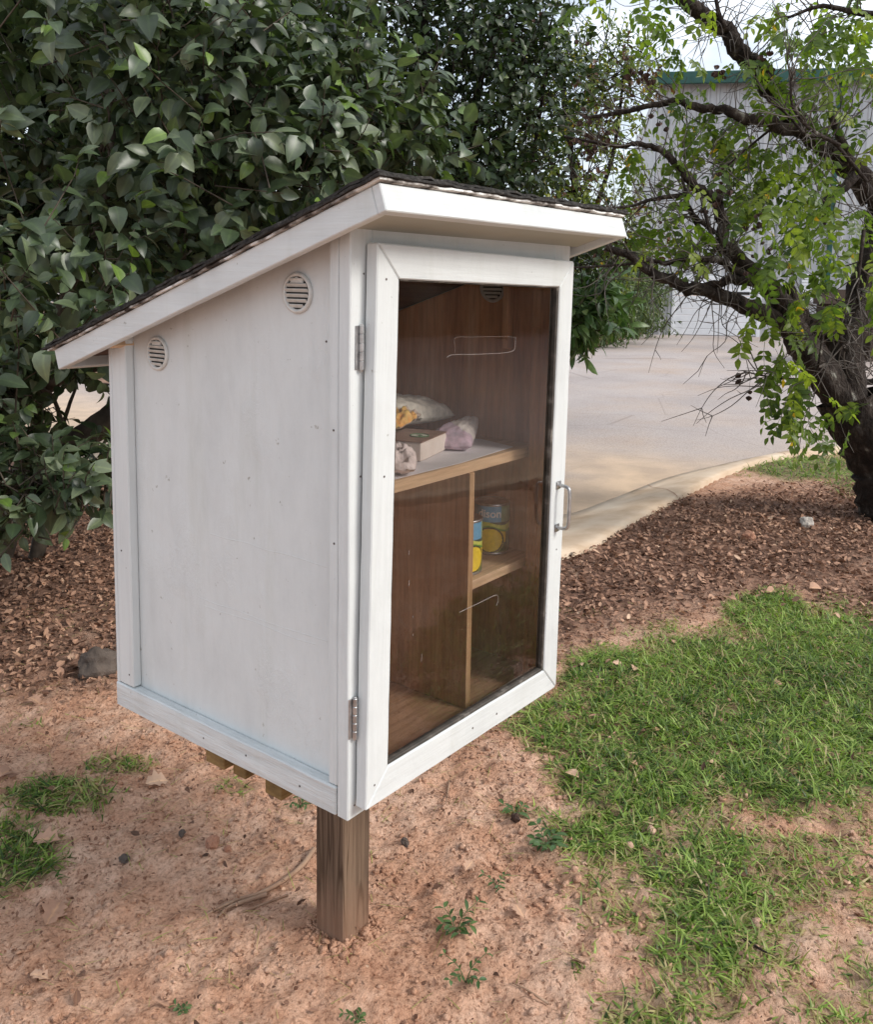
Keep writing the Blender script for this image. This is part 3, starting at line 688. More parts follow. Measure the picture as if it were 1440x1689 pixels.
for x, z, hgt in ((.118, .46, .008), (.121, .40, .011), (.137, .30, .004), (.135, .335, .004), (.165, .24, .016)):
    tape([(x, z), (x+.0004, z+hgt*.5), (x+.001, z+hgt)], .0007, -.0138).build('paint_fleck', M['tape'], door)
nails = [(door, (.030, -TD-.0002, .62)), (door, (.024, -TD-.0002, .96)), (door, (.33, -TD-.0002, .05)), (door, (.42, -TD-.0002, .048)), (door, (.65, -TD-.0002, .36)), (door, (.022, -TD-.0002, .06))]
for par, p in nails: MB().lathe([(.0021, -.0006), (.0021, .0004)], p, 10, Matrix.Rotation(R(90), 4, 'X')).build('nail_head', M['nail'], par)
for p in ((.033, -.0004, .968), (.046, -.0004, .925), (.028, -.0004, .62), (.034, -.0004, .43), (.024, -.0004, .095), (.017, -.0004, .02)):
    part(MB().lathe([(.0019, -.0006), (.0019, .0004)], p, 10, Matrix.Rotation(R(90), 4, 'X')), 'nail_head', M['nail'])
for p in ((.0006, .038, .70), (.0206, .075, .85), (.0006, .036, .50), (-.0004, .678, .36), (-.0004, .66, .08), (-.0024, .40, .02), (-.0024, .27, .028), (-.0024, .12, .02)):
    part(MB().lathe([(.002, -.0006), (.002, .0004)], p, 10, Matrix.Rotation(R(-90), 4, 'Y')), 'nail_head', M['nail'])

# ------------------------------------------------------------------ food inside
SH1, SH2 = GZ+.5745, GZ+.3055
def pillow(name, sx, sy, h, mat, loc, rz, label, cat, taper=0, seed=0, wr=.012, flat=.5, tilt=0, colf=None):
    nx, ny = 44, 32; V = []; C = []
    for lay in (1, -1):
        for j in range(ny+1):
            for i in range(nx+1):
                s = -1+2*i/nx; t = -1+2*j/ny
                f = max(0, 1-abs(s)**2.6)**.55*max(0, 1-abs(t)**2.6)**.5
                tp = 1-taper*(s+1)/2; pin = 1-.10*(1-f)*abs(s*t)
                x = s*sx/2*pin; y = t*sy/2*tp*pin
                n = mnoise.noise(Vector((s*3.2+seed, t*3.2, lay*2)))+.6*mnoise.noise(Vector((s*8+seed, t*8, lay*3)))
                z = lay*h/2*f*(1 if lay > 0 else flat)*(1-.55*taper*(s+1)/2)+n*wr*(.35+f)*(1 if lay > 0 else .3)
                V.append((x, y, z+h*flat/2)); C.append(colf(s, t, lay, n) if colf else (1, 1, 1, 1))
    V = np.array(V); V[:, 2] = np.maximum(V[:, 2], 0)+V[:, 0]*tilt; N = (nx+1)*(ny+1); q = np.arange(N).reshape(ny+1, nx+1)
    a = np.stack([q[:-1, :-1], q[:-1, 1:], q[1:, 1:], q[1:, :-1]], -1).reshape(-1, 4); F = [a, a[:, ::-1]+N]
    for e in (q[0], q[-1], q[:, 0], q[:, -1]): F.append(np.stack([e[:-1], e[1:], e[1:]+N, e[:-1]+N], -1))
    o = link(name, np_mesh(name, V, np.concatenate(F), {'col': np.array(C)}), mat); o.location = loc; o.rotation_euler = (0, 0, rz); tag(o, label, cat); return o
def colmat(name, nscale=70, rough=.35, lo=.75, spec=.5):
    m_, t, b = nodes(name); a = t.nodes.new('ShaderNodeAttribute'); a.attribute_name = 'col'
    c = mixc(t, 1.0, a.outputs['Color'], ramp(t, [(.35, (lo, lo, lo)), (.65, (1.05, 1.05, 1.05))], tex(t, nscale, 4)), 'MULTIPLY')
    t.links.new(c, b.inputs['Base Color']); b.inputs['Roughness'].default_value = rough; b.inputs['Specular IOR Level'].default_value = spec
    bump(t, b, tex(t, nscale*1.3, 4), .3, .002); return m_
M['film'] = colmat('printed_food_film'); M['print'] = colmat('printed_label', 120, .3, .9)
def rot_toward(px0, py0, px1, py1, z):
    a = plane(px0, py0, 2, z); b = plane(px1, py1, 2, z); dv = b-a; return math.atan2(dv[1], dv[0])
mb = MB(); P = [(.20, .070), (.42, .066), (.655, .085), (.69, .20), (.60, .36), (.25, .36)]
mb.prism([(x, y, SH1+.0004) for x, y in P], (0, 0, .0008), 0); pp = mb.build('paper_sheet', simple('white_paper', [(.3, (.66, .62, .64)), (.7, (.78, .76, .78))], 6, 4, rough=.8, bstr=.2)); tag(pp, 'white paper sheet lining the upper shelf under the food bags', 'paper')
SH1p = SH1+.0022
pillow('rice_bag', .36, .18, .10, M['film'], (.535, .36, SH1p+.036), -.06, 'long pale rice bag lying behind the other bags on the upper shelf', 'food bag', .15, 4, .006, .45, -.06, lambda s, t, l, n: (.76+.1*n, .70+.1*n, .60+.1*n, 1))
def purple(s, t, l, n):
    if s < -.45+.2*math.sin(t*2.5): return (.66+.05*n, .50, .58, 1)
    return (.84+.06*n, .76+.06*n, .70+.06*n, 1)
pillow('flour_bag', .25, .13, .084, M['film'], (.618, .205, SH1p), .30, 'pale bag with mauve printed end tapering to a point on the upper shelf', 'food bag', .92, 11, .003, .55, .10, purple)
def orange(s, t, l, n):
    if l > 0 and t < .6 and s < .55: return (.84, .46+.2*n, .14+.1*n, 1)
    return (.66+.1*n, .52+.1*n, .42+.1*n, 1)
pillow('snack_bag', .15, .10, .04, M['film'], (.405, .245, SH1p+.062), .15, 'small crinkled bag of orange snacks lying on top of the brown carton', 'food bag', .2, 21, .012, .5, .12, orange)
pillow('noodle_bag', .14, .11, .060, M['film'], (.265, .125, SH1p), .6, 'pinkish white crumpled bag at the front left of the upper shelf', 'food bag', .2, 31, .014, .5, 0, lambda s, t, l, n: (.82+.1*n, .68+.1*n, .64+.1*n, 1))
ct = empty('food_carton', (.425, .200, SH1p), .28)
tag(ct, 'brown carton with cream sides and a round green and white emblem on top', 'carton')
MB().box((-.075, -.05, 0), (.075, .05, .040), .003, 6, .0015).build('carton_body', simple('cream_card', [(.3, (.72, .60, .52)), (.7, (.82, .72, .64))], 20, 4, rough=.6), ct)
MB().box((-.076, -.051, .0405), (.076, .051, .0425), .0008).build('carton_lid', simple('brown_card', [(.3, (.22, .12, .085)), (.7, (.32, .19, .13))], 20, 4, rough=.5), ct)
em = MB().lathe([(.019, .0428), (.019, .0434)], (-.005, -.016, 0), 28).build('emblem', simple('emblem_white', [(.3, (.62, .66, .52)), (.7, (.7, .72, .6))], 20, 2, rough=.5, bstr=0), ct)
mb = MB(); mb.tube([(-.005+.0205*math.cos(a*.2094), -.016+.0205*math.sin(a*.2094), .0434) for a in range(31)], .0016, 6)
mb.prism([(-.018+x, -.016+y, .0435) for x, y in ((0, -.004), (.012, -.009), (.025, .003), (.014, .010), (.010, .002))], (0, 0, .0003), 0)
mb.build('emblem_ring', simple('emblem_green', [(.3, (.05, .12, .04)), (.7, (.09, .19, .06))], 20, 2, rough=.5, bstr=0), em)
def can(name, c, z, face, label, text):
    r_, h = .043, .125; root = empty(name, (c[0], c[1], z)); tag(root, label, 'can', 'corn cans on the lower shelf')
    na, nz_ = 160, 90; V = []; C = []
    for j in range(nz_+1):
        for i in range(na):
            a = 2*math.pi*i/na; zz = .006+(h-.012)*j/nz_; V.append((r_*math.cos(a), r_*math.sin(a), zz))
            w = (a-face+math.pi) % (2*math.pi)-math.pi; t = j/nz_; x = w*r_/.04
            col = (.06, .18, .05)
            if t > .66: col = (.12, .38, .60) if x < .62 else (.24, .36, .20)
            elif t > .645-.05*math.sin(x*2): col = (.02, .07, .05)
            elif t > .53+.05*math.cos(x*2.6+.4): col = (.62, .68, .12)
            elif t > .49+.05*math.cos(x*2.6+.4): col = (.10, .34, .04)
            elif x > .55 and t < .5: col = (.85, .60, .05) if (t > .22 and x < 1.0) else (.03, .11, .03)
            e = (x+.05)**2/.62+(t-.27)**2/.062
            if e < 1: col = (.90, .66, .03)
            elif e < 1.28: col = (.012, .035, .008)
            elif e < 1.38 and t < .3: col = (.6, .55, .12)
            C.append((*col, 1))
    q = np.arange((nz_+1)*na).reshape(nz_+1, na); q2 = np.roll(q, -1, 1)
    F = np.stack([q[:-1], q2[:-1], q2[1:], q[1:]], -1).reshape(-1, 4)
    link('can_label', np_mesh('can_label', np.array(V), F, {'col': np.array(C)}), M['print'], root)
    MB().lathe([(r_*.97, 0), (r_*1.012, .001), (r_*1.012, .004), (r_*.985, .0065), (r_*.985, h-.0065), (r_*1.012, h-.004), (r_*1.012, h-.001), (r_*.97, h), (r_*.95, h-.003), (.001, h-.003)], (0, 0, 0), 48).build('can_body', M['steel'], root, True)
    if text:
        cu = bpy.data.curves.new('lettering', 'FONT'); cu.body = text; cu.size = .027; cu.align_x = 'CENTER'; cu.extrude = .0002; cu.offset = .0005
        ob = bpy.data.objects.new('lettering', cu); COL.objects.link(ob); bpy.context.view_layer.update()
        me = bpy.data.meshes.new_from_object(ob.evaluated_get(bpy.context.evaluated_depsgraph_get())); bpy.data.objects.remove(ob)
        for v in me.vertices:
            a = face+(v.co.x-.004)/r_; rr = r_+.0006+v.co.z; zz = h*.74+v.co.y; v.co = (rr*math.cos(a), rr*math.sin(a), zz)
        me.materials.clear(); link('lettering', me, simple('lettering_white', [(.3, (.72, .76, .76)), (.7, (.82, .84, .84))], 20, 2, rough=.5, bstr=0), root)
    return root
toc = lambda x, y: math.atan2(CAM[1]-y, CAM[0]-x)
can('corn_can', (.6835, .158), SH2, toc(.6835, .158)-.05, 'blue, green and yellow corn can standing in full view on the lower shelf', 'dison')
can('corn_can', (.513, .122), SH2, toc(.513, .122)+.6, 'corn can on the lower shelf, half hidden behind the wooden divider', None)

# ------------------------------------------------------------------ building across the lot
B0 = np.array([27.027, 11.37]); BD = np.array([1.549, -2.893]); BD = BD/np.linalg.norm(BD); BN = np.array([BD[1], -BD[0]])   # BN points to the lens
if BN @ (CAM[:2]-B0) < 0: BN = -BN
bang = math.atan2(BD[1], BD[0])
bld = empty('metal_building', (B0[0], B0[1], LOT), bang); tag(bld, 'tall pale grey corrugated metal building with green eave across the lot', 'building')
sgn = 1 if (np.array([-math.sin(bang), math.cos(bang)]) @ BN) > 0 else -1
BH = 8.1; BLn = 26
def corr_wall(L_, h0, h1, x0=0, pitch=.30, dep=.035):
    """ribbed sheet along +x at y=0, ribs towards the lens; doubled so that it has a thickness"""
    xs = []; 
    n = int(L_/pitch)
    for k in range(n):
        a = x0+k*pitch; xs += [(a, 0), (a+pitch*.55, 0), (a+pitch*.65, dep), (a+pitch*.88, dep), (a+pitch*.98, 0)]
    xs.append((x0+L_, 0)); X = np.array(xs); V = []
    for yo in (0, -.12):
        for z in (h0, h1): V.append(np.stack([X[:, 0], sgn*(X[:, 1]+yo), np.full(len(X), z)], -1))
    m_ = len(X); V = np.concatenate(V); i = np.arange(m_-1)
    F = np.concatenate([np.stack([i, i+1, m_+i+1, m_+i], -1), np.stack([2*m_+i, 2*m_+i+1, 3*m_+i+1, 3*m_+i], -1)])
    return np_mesh('wall', V, F, None, False)
link('wall', corr_wall(.62, 0, BH), M['corrug'], bld); link('wall', corr_wall(4.0, 1.95, BH, .62), M['corrug'], bld)
link('wall', corr_wall(BLn-3.4, 0, BH, 3.4), M['corrug'], bld)
me = corr_wall(14, 0, BH); 
o = link('wall', me, M['corrug'], bld); o.rotation_euler = (0, 0, -sgn*R(90)); o.location = (0.0, sgn*-.02, 0)
MB().box((-.25, sgn*-.3, BH), (BLn, sgn*.45, BH+.17), .02).box((-.3, sgn*.45, BH-.16), (BLn, sgn*.56, BH+.22), .02).build('green_eave', M['green_trim'], bld)
MB().prism([(-.25, sgn*.4, BH+.19), (BLn, sgn*.4, BH+.19), (BLn, sgn*-9, BH+1.5), (-.25, sgn*-9, BH+1.5)], (0, 0, .06), 0).build('metal_roof', M['white_metal'], bld)
gd = MB()
for k in range(8): gd.box((.70, sgn*-.03, .02+k*.215), (3.30, sgn*.02, .02+k*.215+.207), .012)
gdo = gd.build('roll_up_door', M['white_metal'], bld)
MB().box((2.55, sgn*.018, 1.36), (3.05, sgn*.032, 1.45), .004).build('door_window', M['dark'], gdo)
MB().box((.60, sgn*-.02, 0), (.695, sgn*.06, 1.9), .006).box((3.305, sgn*-.02, 0), (3.42, sgn*.06, 1.9), .006).box((.60, sgn*-.02, 1.755), (3.42, sgn*.064, 1.95), .006).build('door_frame', M['white_metal'], bld)
sm = MB()
for z in (3.0, 5.4): sm.box((.0, sgn*.036, z), (BLn, sgn*.046, z+.035), .004)
sm.build('seam_strip', M['corrug'], bld)
lv = MB()
for k in range(9): lv.box((4.62, sgn*.03, 1.18+k*.10), (5.25, sgn*.08, 1.18+k*.10+.085), .008)
lv.build('louvred_panel', M['white_metal'], bld)
MB().box((5.32, sgn*.03, 0), (5.46, sgn*.15, BH-.1), .02).build('downspout', M['green_trim'], bld)
MB().box((-.10, sgn*.005, 0), (.03, sgn*.06, BH-.02), .01).build('corner_trim', M['corrug'], bld)

p = plane(1072, 551, 2, LOT)
pl = empty('post_in_bucket', p); tag(pl, 'short white pole standing in a white bucket at the corner of the metal building', 'bollard')
MB().lathe([(.17, 0), (.21, .05), (.22, .26), (.235, .28), (.235, .30), (.20, .31), (.16, .38), (.06, .40)], (0, 0, 0), 24).build('bucket', M['white_metal'], pl, True)
MB().lathe([(.05, .39), (.05, 1.18), (.075, 1.2), (.075, 1.34), (.05, 1.36)], (0, 0, 0), 14).build('pole', M['white_metal'], pl, True)

fa = plane(1352, 560, 2, LOT); fa = at(1352, 520, 19.5); fa[2] = LOT; fb = at(1500, 520, 20.5); fb[2] = LOT
fang = math.atan2(fb[1]-fa[1], fb[0]-fa[0]); fl = float(np.linalg.norm(fb-fa))
fe = empty('timber_enclosure', fa, fang); tag(fe, 'dark stained wooden enclosure with a thick top beam behind the twisted tree', 'fence')
MB().box((-.1, -.12, 1.28), (fl*1.6, .12, 1.60), .01).build('top_beam', M['brown_wood'], fe)
for k in range(3): MB().box((.15+k*1.3, -.08, 0), (.33+k*1.3, .08, 1.278), .01).build('fence_post', M['brown_wood'], fe)
for k in range(16): MB().box((.0+k*.2, .085, .06), (.19+k*.2, .11, 1.275), .004).build('fence_board', M['brown_wood'], fe)

# ------------------------------------------------------------------ grass, litter, debris
def scatter(n, box, dens):
    x = rng.uniform(box[0], box[1], n); y = rng.uniform(box[2], box[3], n)      # camera-side u, v metres
    X = C0[0]+RH[0]*x+FH[0]*y; Y = C0[1]+RH[1]*x+FH[1]*y
    k = rng.random(n) < dens(X, Y); X, Y = X[k], Y[k]; k = inside_lawn(X, Y); X, Y = X[k], Y[k]
    return np.stack([X, Y, ground_z(X, Y)], -1)
def flat_dir(n): a = rng.uniform(0, 2*np.pi, n); return np.stack([np.cos(a), np.sin(a), np.zeros(n)], -1)
BT = blade_template()
def grass(name, P, lmin, lmax, wid, dry=.2, clump=True):
    n = len(P); d = flat_dir(n)
    lean = rng.uniform(.25, 2.2, n)
    lush = np.clip(turf_density(P[:, 0], P[:, 1]), 0, 1)
    A = nrm(d*lean[:, None]+UPV*rng.uniform(.55, 1.1, n)[:, None]); N = nrm(UPV*.9-d*.3+rng.normal(size=(n, 3))*.25)
    Ln = rng.uniform(lmin, lmax, n)*(.55+.6*lush); Wd = wid*rng.uniform(.6, 1.3, n)
    pat = fbm(P[:, 0]*3+5, P[:, 1]*3+5, 3, 71)
    rnd = np.clip(rng.normal(.40, .24, n)+(pat-.5)*.5, 0, .8)
    dr = rng.random(n) < np.where(lush > .8, dry*.5, dry*2.6); rnd[dr] = rng.uniform(.82, 1, dr.sum())
    P = P-UPV*.004
    o = leaves(name, BT, P, A, N, Ln, Wd, rng.uniform(.2, 1.3, n), rnd, M['grass']); return o
tufts = scatter(74000, (-2.6, 4.1, 1.35, 4.9), lambda x, y: turf_density(x, y)*.95)
rep = 7
P = np.repeat(tufts, rep, 0); P[:, :2] += rng.normal(size=(len(P), 2))*.012
P[:, 2] = ground_z(P[:, 0], P[:, 1])
gr = grass('lawn_grass', P, .024, .066, .0064); tag(gr, 'patchy green lawn grass with dry straw among it on the red soil', 'grass', None, 'stuff')
P = scatter(60000, (2.3, 8.0, 4.9, 9.5), lambda x, y: turf_density(x, y)*.9)
gr2 = grass('kerb_grass', P, .05, .11, .008); tag(gr2, 'strip of green grass along the inside of the kerb', 'grass', None, 'stuff')
# wiry dead stems lying on the soil
P = scatter(9000, (-1.9, 2.2, 1.25, 4.2), lambda x, y: np.clip(.25+turf_density(x, y)*1.2, 0, 1)); n = len(P)
st = leaves('dry_straw', BT, P+UPV*.004, nrm(flat_dir(n)+UPV*rng.uniform(-.02, .25, n)[:, None]), nrm(UPV+rng.normal(size=(n, 3))*.2), rng.uniform(.03, .10, n), rng.uniform(.0012, .0028, n), rng.uniform(0, .3, n), rng.uniform(.80, 1, n), M['grass'])
tag(st, 'loose dry straw and dead grass stems strewn over the soil', 'straw', None, 'stuff')
LT = leaf_template(5, .30, .25); LO = leaf_template(7, .22, .2, 'oak'); LS = leaf_template(3, .2, .25, 'slim')
def litter(name, P, lmin, lmax, tilt, lo=0, hi=1, T=LT):
    n = len(P); A = nrm(flat_dir(n)+UPV*rng.normal(size=n)[:, None]*tilt); N = nrm(UPV+rng.normal(size=(n, 3))*tilt*1.3)
    Ln = rng.uniform(lmin, lmax, n)
    return leaves(name, T, P+UPV*rng.uniform(.0, .022, n)[:, None], A, N, Ln, Ln*rng.uniform(.35, .7, n), rng.uniform(-1.2, 1.8, n), np.clip(rng.beta(1.6, 2.4, n)*(hi-lo)+lo, 0, 1), M['litter'])
P = scatter(100000, (-3.2, 5.4, 3.1, 7.6), litter_density)
o = litter('leaf_litter', P, .011, .046, .40, .08, 1, LS); tag(o, 'deep brown leaf litter covering the ground under the shrub and tree', 'leaf litter', None, 'stuff')
P = scatter(3000, (-2.0, 2.4, 1.2, 4.4), lambda x, y: np.clip(.16+.5*(fbm(x*4, y*4, 3, 81)-.4), 0, 1))
o = litter('leaf_scraps', P, .010, .034, .35, 0, .85); tag(o, 'scraps of broken dead leaves thinly scattered over the bare soil', 'leaf scraps', None, 'stuff')
P = scatter(44000, (-1.9, 2.2, 1.25, 4.2), lambda x, y: np.clip(.35+1.4*(fbm(x*5+3, y*5+3, 4, 91)-.45), .03, 1)*(1-.7*turf_density(x, y)))
o = litter('soil_crumbs', P, .003, .016, .8, .1, 1, LS); tag(o, 'fine dark crumbs of bark and mulch in the red soil', 'debris', None, 'stuff')

# crumbly lumps of dry clay
P = scatter(22000, (-1.9, 2.2, 1.2, 4.3), lambda x, y: np.clip(.3+1.6*(fbm(x*3.5+33, y*3.5+33, 4, 95)-.42), .04, 1)*(1-.8*turf_density(x, y))*(1-.6*litter_density(x, y)))
bm = bmesh.new(); bmesh.ops.create_icosphere(bm, subdivisions=1, radius=1); bm.verts.ensure_lookup_table(); IV = np.array([v.co[:] for v in bm.verts]); IF = np.array([[v.index for v in f.verts] for f in bm.faces]); bm.free()
a_ = rng.uniform(0, 6.28, 420); r_ = rng.uniform(.9, 1.75, 420)*.048; PX = PCX+np.sign(np.cos(a_))*np.abs(np.cos(a_))**.6*r_; PY = PCY+np.sign(np.sin(a_))*np.abs(np.sin(a_))**.6*r_
P = np.concatenate([P, np.stack([PX, PY, ground_z(PX, PY)], -1)])
n = len(P); sz = .0024+.017*rng.beta(1.0, 5, n); V = IV[None]*sz[:, None, None]*rng.uniform(.6, 1.3, (n, 1, 3))*(1+rng.normal(size=(n, len(IV), 1))*.22)
V[:, :, 2] *= .75; V += P[:, None]+UPV*(sz*.25)[:, None, None]
o = link('clay_lumps', np_mesh('clay_lumps', V.reshape(-1, 3), (IF[None]+(np.arange(n)*len(IV))[:, None, None]).reshape(-1, 3)), M['soil']); tag(o, 'crumbly small lumps of dry red clay on the bare ground', 'clay lumps', None, 'stuff')

# single fallen leaves that can be pointed at
def fallen(px, py, size, rnd, label, T=LO, dz=.012, az=None, wr=.75, lift=.25):
    p = plane(px, py, 2, 0.0); z = float(ground_z(p[0], p[1])); p = plane(px, py, 2, z+dz)
    a = rng.uniform(0, 6.28) if az is None else az
    A = np.array([[math.cos(a), math.sin(a), rng.uniform(0, lift)]]); N = nrm(np.array([[rng.normal()*.25, rng.normal()*.25-.2, 1]]))
    V = leaf_arr(T, np.zeros((1, 3)), A, N, np.array([size]), np.array([size*wr]), np.array([rng.uniform(.3, 1.4)]))
    k = len(T[0]); o = link('fallen_leaf', np_mesh('fallen_leaf', V, T[2], {'rnd': np.full(k, rnd), 'mid': T[3]}), M['litter']); o.location = p
    tag(o, label, 'leaf', 'fallen leaves'); return o
LEAVES = [(240, 1292, .085, .98, 'large pale tan dead leaf on bare soil beside the left grass patch'), (55, 1385, .085, .80, 'big reddish brown dead leaf lying on the left grass patch'),
 (40, 1370, .05, .99, 'small pale leaf behind the reddish brown one on the left grass'), (1290, 1128, .055, .93, 'pinkish tan dead leaf in the thick grass at the far right'),
 (955, 1282, .05, .97, 'cream dead leaf lying on grass right of the cabinet corner'), (1045, 1105, .05, .96, 'pale leaf in the grass beside the darker pair'),
 (1010, 1092, .05, .99, 'whitish leaf at the upper left edge of the lawn'), (990, 1348, .035, .92, 'small tan leaf at the lower edge of the lawn'),
 (1040, 1255, .03, .82, 'small reddish leaf sunk in the middle of the lawn'), (780, 1420, .045, .95, 'tan leaf on bare soil in front of the lawn'),
 (850, 1490, .05, .94, 'curled tan leaf on bare soil near the grey weed scraps'), (50, 1605, .05, .95, 'oval orange tan leaf at the lower left on bare soil'),
 (75, 1525, .085, .76, 'long curled rusty leaf on the left soil'), (1280, 975, .07, .88, 'reddish leaf at the top edge of the lawn'), (1335, 970, .08, .90, 'broad pinkish leaf on the litter above the lawn'),
 (1110, 1055, .035, .9, 'tiny tan leaf near the top of the lawn'), (395, 1545, .03, .85, 'small orange leaf near the foot of the wooden post'), (960, 1098, .035, 1.0, 'small yellow leaf beside the cabinet door corner'),
 (1180, 1090, .03, .95, 'little tan leaf in the lawn beneath the leaf litter edge'), (1165, 1255, .04, .97, 'bleached leaf in the drier right part of the lawn'), (20, 1270, .06, .7, 'dark curled leaf above the left grass patch'),
 (65, 1160, .07, .8, 'tan curled leaf at the edge of the left leaf litter'), (1180, 985, .06, .9, 'pinkish leaf lying on the litter behind the lawn'), (125, 1085, .04, .95, 'orange leaf beside the dark stone')]
for k_, (px, py, sz, rn, lb) in enumerate(LEAVES): fallen(px, py, sz, rn*.93, lb, LT if rng.random() < .3 and k_ > 1 else LO)

def stone(px, py, w, h, dep, mat, label, name='stone', seed=0):
    p = plane(px, py, 2, 0); z = float(ground_z(p[0], p[1])); p = plane(px, py, 2, z); bm = bmesh.new(); bmesh.ops.create_icosphere(bm, subdivisions=4, radius=1)
    for v in bm.verts:
        q = v.co.copy(); n = mnoise.noise(q*1.3+Vector((seed, 0, 0)))*.35+mnoise.noise(q*3.1+Vector((seed, 5, 0)))*.14+mnoise.noise(q*9)*.03
        v.co = q*(1+n); v.co.x *= w/2; v.co.y *= dep/2; v.co.z = v.co.z*h*.6+h*.32
    me = bpy.data.meshes.new(name); bm.to_mesh(me); bm.free(); o = link(name, me, mat); o.location = p; o.rotation_euler = (0, 0, YAW+seed*.3); tag(o, label, 'stone'); return o
stone(160, 1112, .15, .115, .12, M['stone_dark'], 'dark grey stone half sunk in leaf litter behind the cabinet', seed=1)
stone(1330, 868, .09, .075, .08, M['stone_pale'], 'pale whitish stone lying on the leaf litter near the tree', seed=2)
stone(1235, 890, .09, .06, .08, M['clod'], 'pinkish stone in the leaf litter left of the pale one', seed=3)
stone(350, 1395, .045, .030, .035, M['clod'], 'red clay clod on the bare soil left of the post', 'clay_clod', 4)
stone(300, 1376, .022, .014, .02, M['stone_dark'], 'small dark pebble left of the red clay clod', 'pebble', 5)
stone(375, 1403, .022, .016, .02, M['clod'], 'small brown clod touching the red clay clod', 'clay_clod', 6)
stone(205, 1418, .035, .014, .03, M['stone_dark'], 'flat dark stone chip on the left soil', 'pebble', 7)
stone(668, 1392, .024, .02, .02, M['stone_dark'], 'dark round pebble right of the wooden post', 'pebble', 8)
stone(850, 1352, .028, .022, .02, M['pod'], 'dark dried seed husk on the soil in front of the lawn', 'seed_husk', 9)
# roots and sticks on the soil
def stick(name, pts, r, label, cat, mat='twig', sides=7):
    P = []
    for px, py, dz in pts:
        p = plane(px, py, 2, 0); P.append(plane(px, py, 2, float(ground_z(p[0], p[1]))+dz))
    P = catmull(P, 5); tb = TB(); tb.tube(P, np.linspace(r, r*.45, len(P)), sides, .12, 3); o = tb.build(name, mat); tag(o, label, cat); return o
M['root'] = simple('exposed_root', [(.3, (.24, .14, .09)), (.7, (.42, .28, .19))], 20, 6, rough=.9, bstr=.6)
stick('surface_root', [(518, 1400, .006), (500, 1425, .012), (470, 1450, .012), (430, 1472, .010), (390, 1484, .008), (355, 1500, .006), (300, 1530, .0)], .0075, 'bare brown root running over the soil to the wooden post', 'root', M['root'])
stick('surface_root', [(440, 1474, .008), (400, 1487, .010), (375, 1497, .008), (360, 1512, .004)], .006, 'short root fork lying under the longer bare root', 'root', M['root'])
stick('surface_root', [(475, 1475, .004), (430, 1492, .006), (330, 1530, .005), (250, 1565, .0)], .003, 'thin hair root trailing below the bare root', 'root', M['root'])
stick('stick', [(742, 1288, .006), (738, 1310, .008), (733, 1340, .004)], .0035, 'short reddish stick on the soil below the door', 'stick', M['root'])
stick('stick', [(905, 1655, .006), (870, 1632, .008), (845, 1620, .004)], .003, 'pale straight stick at the bottom of the soil', 'stick', M['root'])
stick('stick', [(1225, 1545, .008), (1250, 1562, .010), (1285, 1582, .004)], .004, 'brown stick lying across a bare gap in the lower lawn', 'stick', M['bark'])
# small weeds
def weed(px, py, n, ln, label, hgt=.05):
    p = plane(px, py, 2, 0); z = float(ground_z(p[0], p[1])); root = empty('weed', (p[0], p[1], z)); tag(root, label, 'weed', 'weeds on the bare soil')
    tb = TB(); Ps = []; As = []
    for k in range(n):
        a = 6.28*k/n+rng.uniform(-.3, .3); d = np.array([math.cos(a), math.sin(a), 0]); h = hgt*rng.uniform(.5, 1.2)
        pts = catmull([(0, 0, 0), tuple(d*h*.4+UPV*h*.6), tuple(d*h*1.1+UPV*h*.85)], 4); tb.tube(pts, np.linspace(.0016, .0008, len(pts)), 5)
        for q in (.45, .7, 1.0):
            i = int(q*(len(pts)-1)); s = nrm(np.cross(d, UPV)); 
            for sg in (-1, 1): Ps.append(pts[i]); As.append(d*.6+s*sg*.8+UPV*rng.uniform(-.1, .4))
    Ps = np.array(Ps); As = np.array(As); m_ = len(Ps)
    leaves('foliage', LS, Ps, As, nrm(UPV+rng.normal(size=(m_, 3))*.3), ln*rng.uniform(.6, 1.2, m_), ln*.34*rng.uniform(.8, 1.2, m_), rng.uniform(.3, 1.2, m_), rng.uniform(.1, .75, m_), M['leaf_long'], root)
    tb.build('stem', M['leaf_stem'], root)
M['leaf_stem'] = simple('green_stem', [(.3, (.06, .09, .03)), (.7, (.14, .13, .06))], 20, 4, rough=.6, bstr=0)
weed(752, 1545, 5, .034, 'tallest leafy weed on the bare soil right of the post', .05)
weed(768, 1618, 4, .024, 'small weed just below the tallest weed')
weed(850, 1345, 3, .035, 'two leaved seedling at the left edge of the lawn', .04)
weed(900, 1400, 6, .04, 'spreading weed at the lower left corner of the lawn', .045)
weed(820, 1465, 3, .02, 'tiny weed on the soil between post and lawn', .03)
weed(590, 1675, 3, .018, 'small weed at the bottom edge below the post', .025)
weed(300, 1665, 3, .016, 'faint weed at the bottom left on dry soil', .02)
weed(495, 1325, 4, .025, 'thin sprout beside the post top under the cabinet', .05)

# ------------------------------------------------------------------ shrubs and trees
def ell(px, py, v, rx, ry, rz): return (at(px, py, v), np.array([rx, ry, rz]))
def limb_pts(pts, base=None): return [at(*p) if p else np.array(base) for p in pts]
def rpx(w, t): return w*t/FPX/2
def twigs_mesh(tb, base, tdir, tl, r=.003, back=.0):
    for b, d, l in zip(base, tdir, tl):
        m1 = b+d*l*.5+rng.normal(size=3)*l*.05; tb.tube(np.array([b-d*l*back, m1, b+d*l]), np.array([r, r*.8, r*.4]), 4)
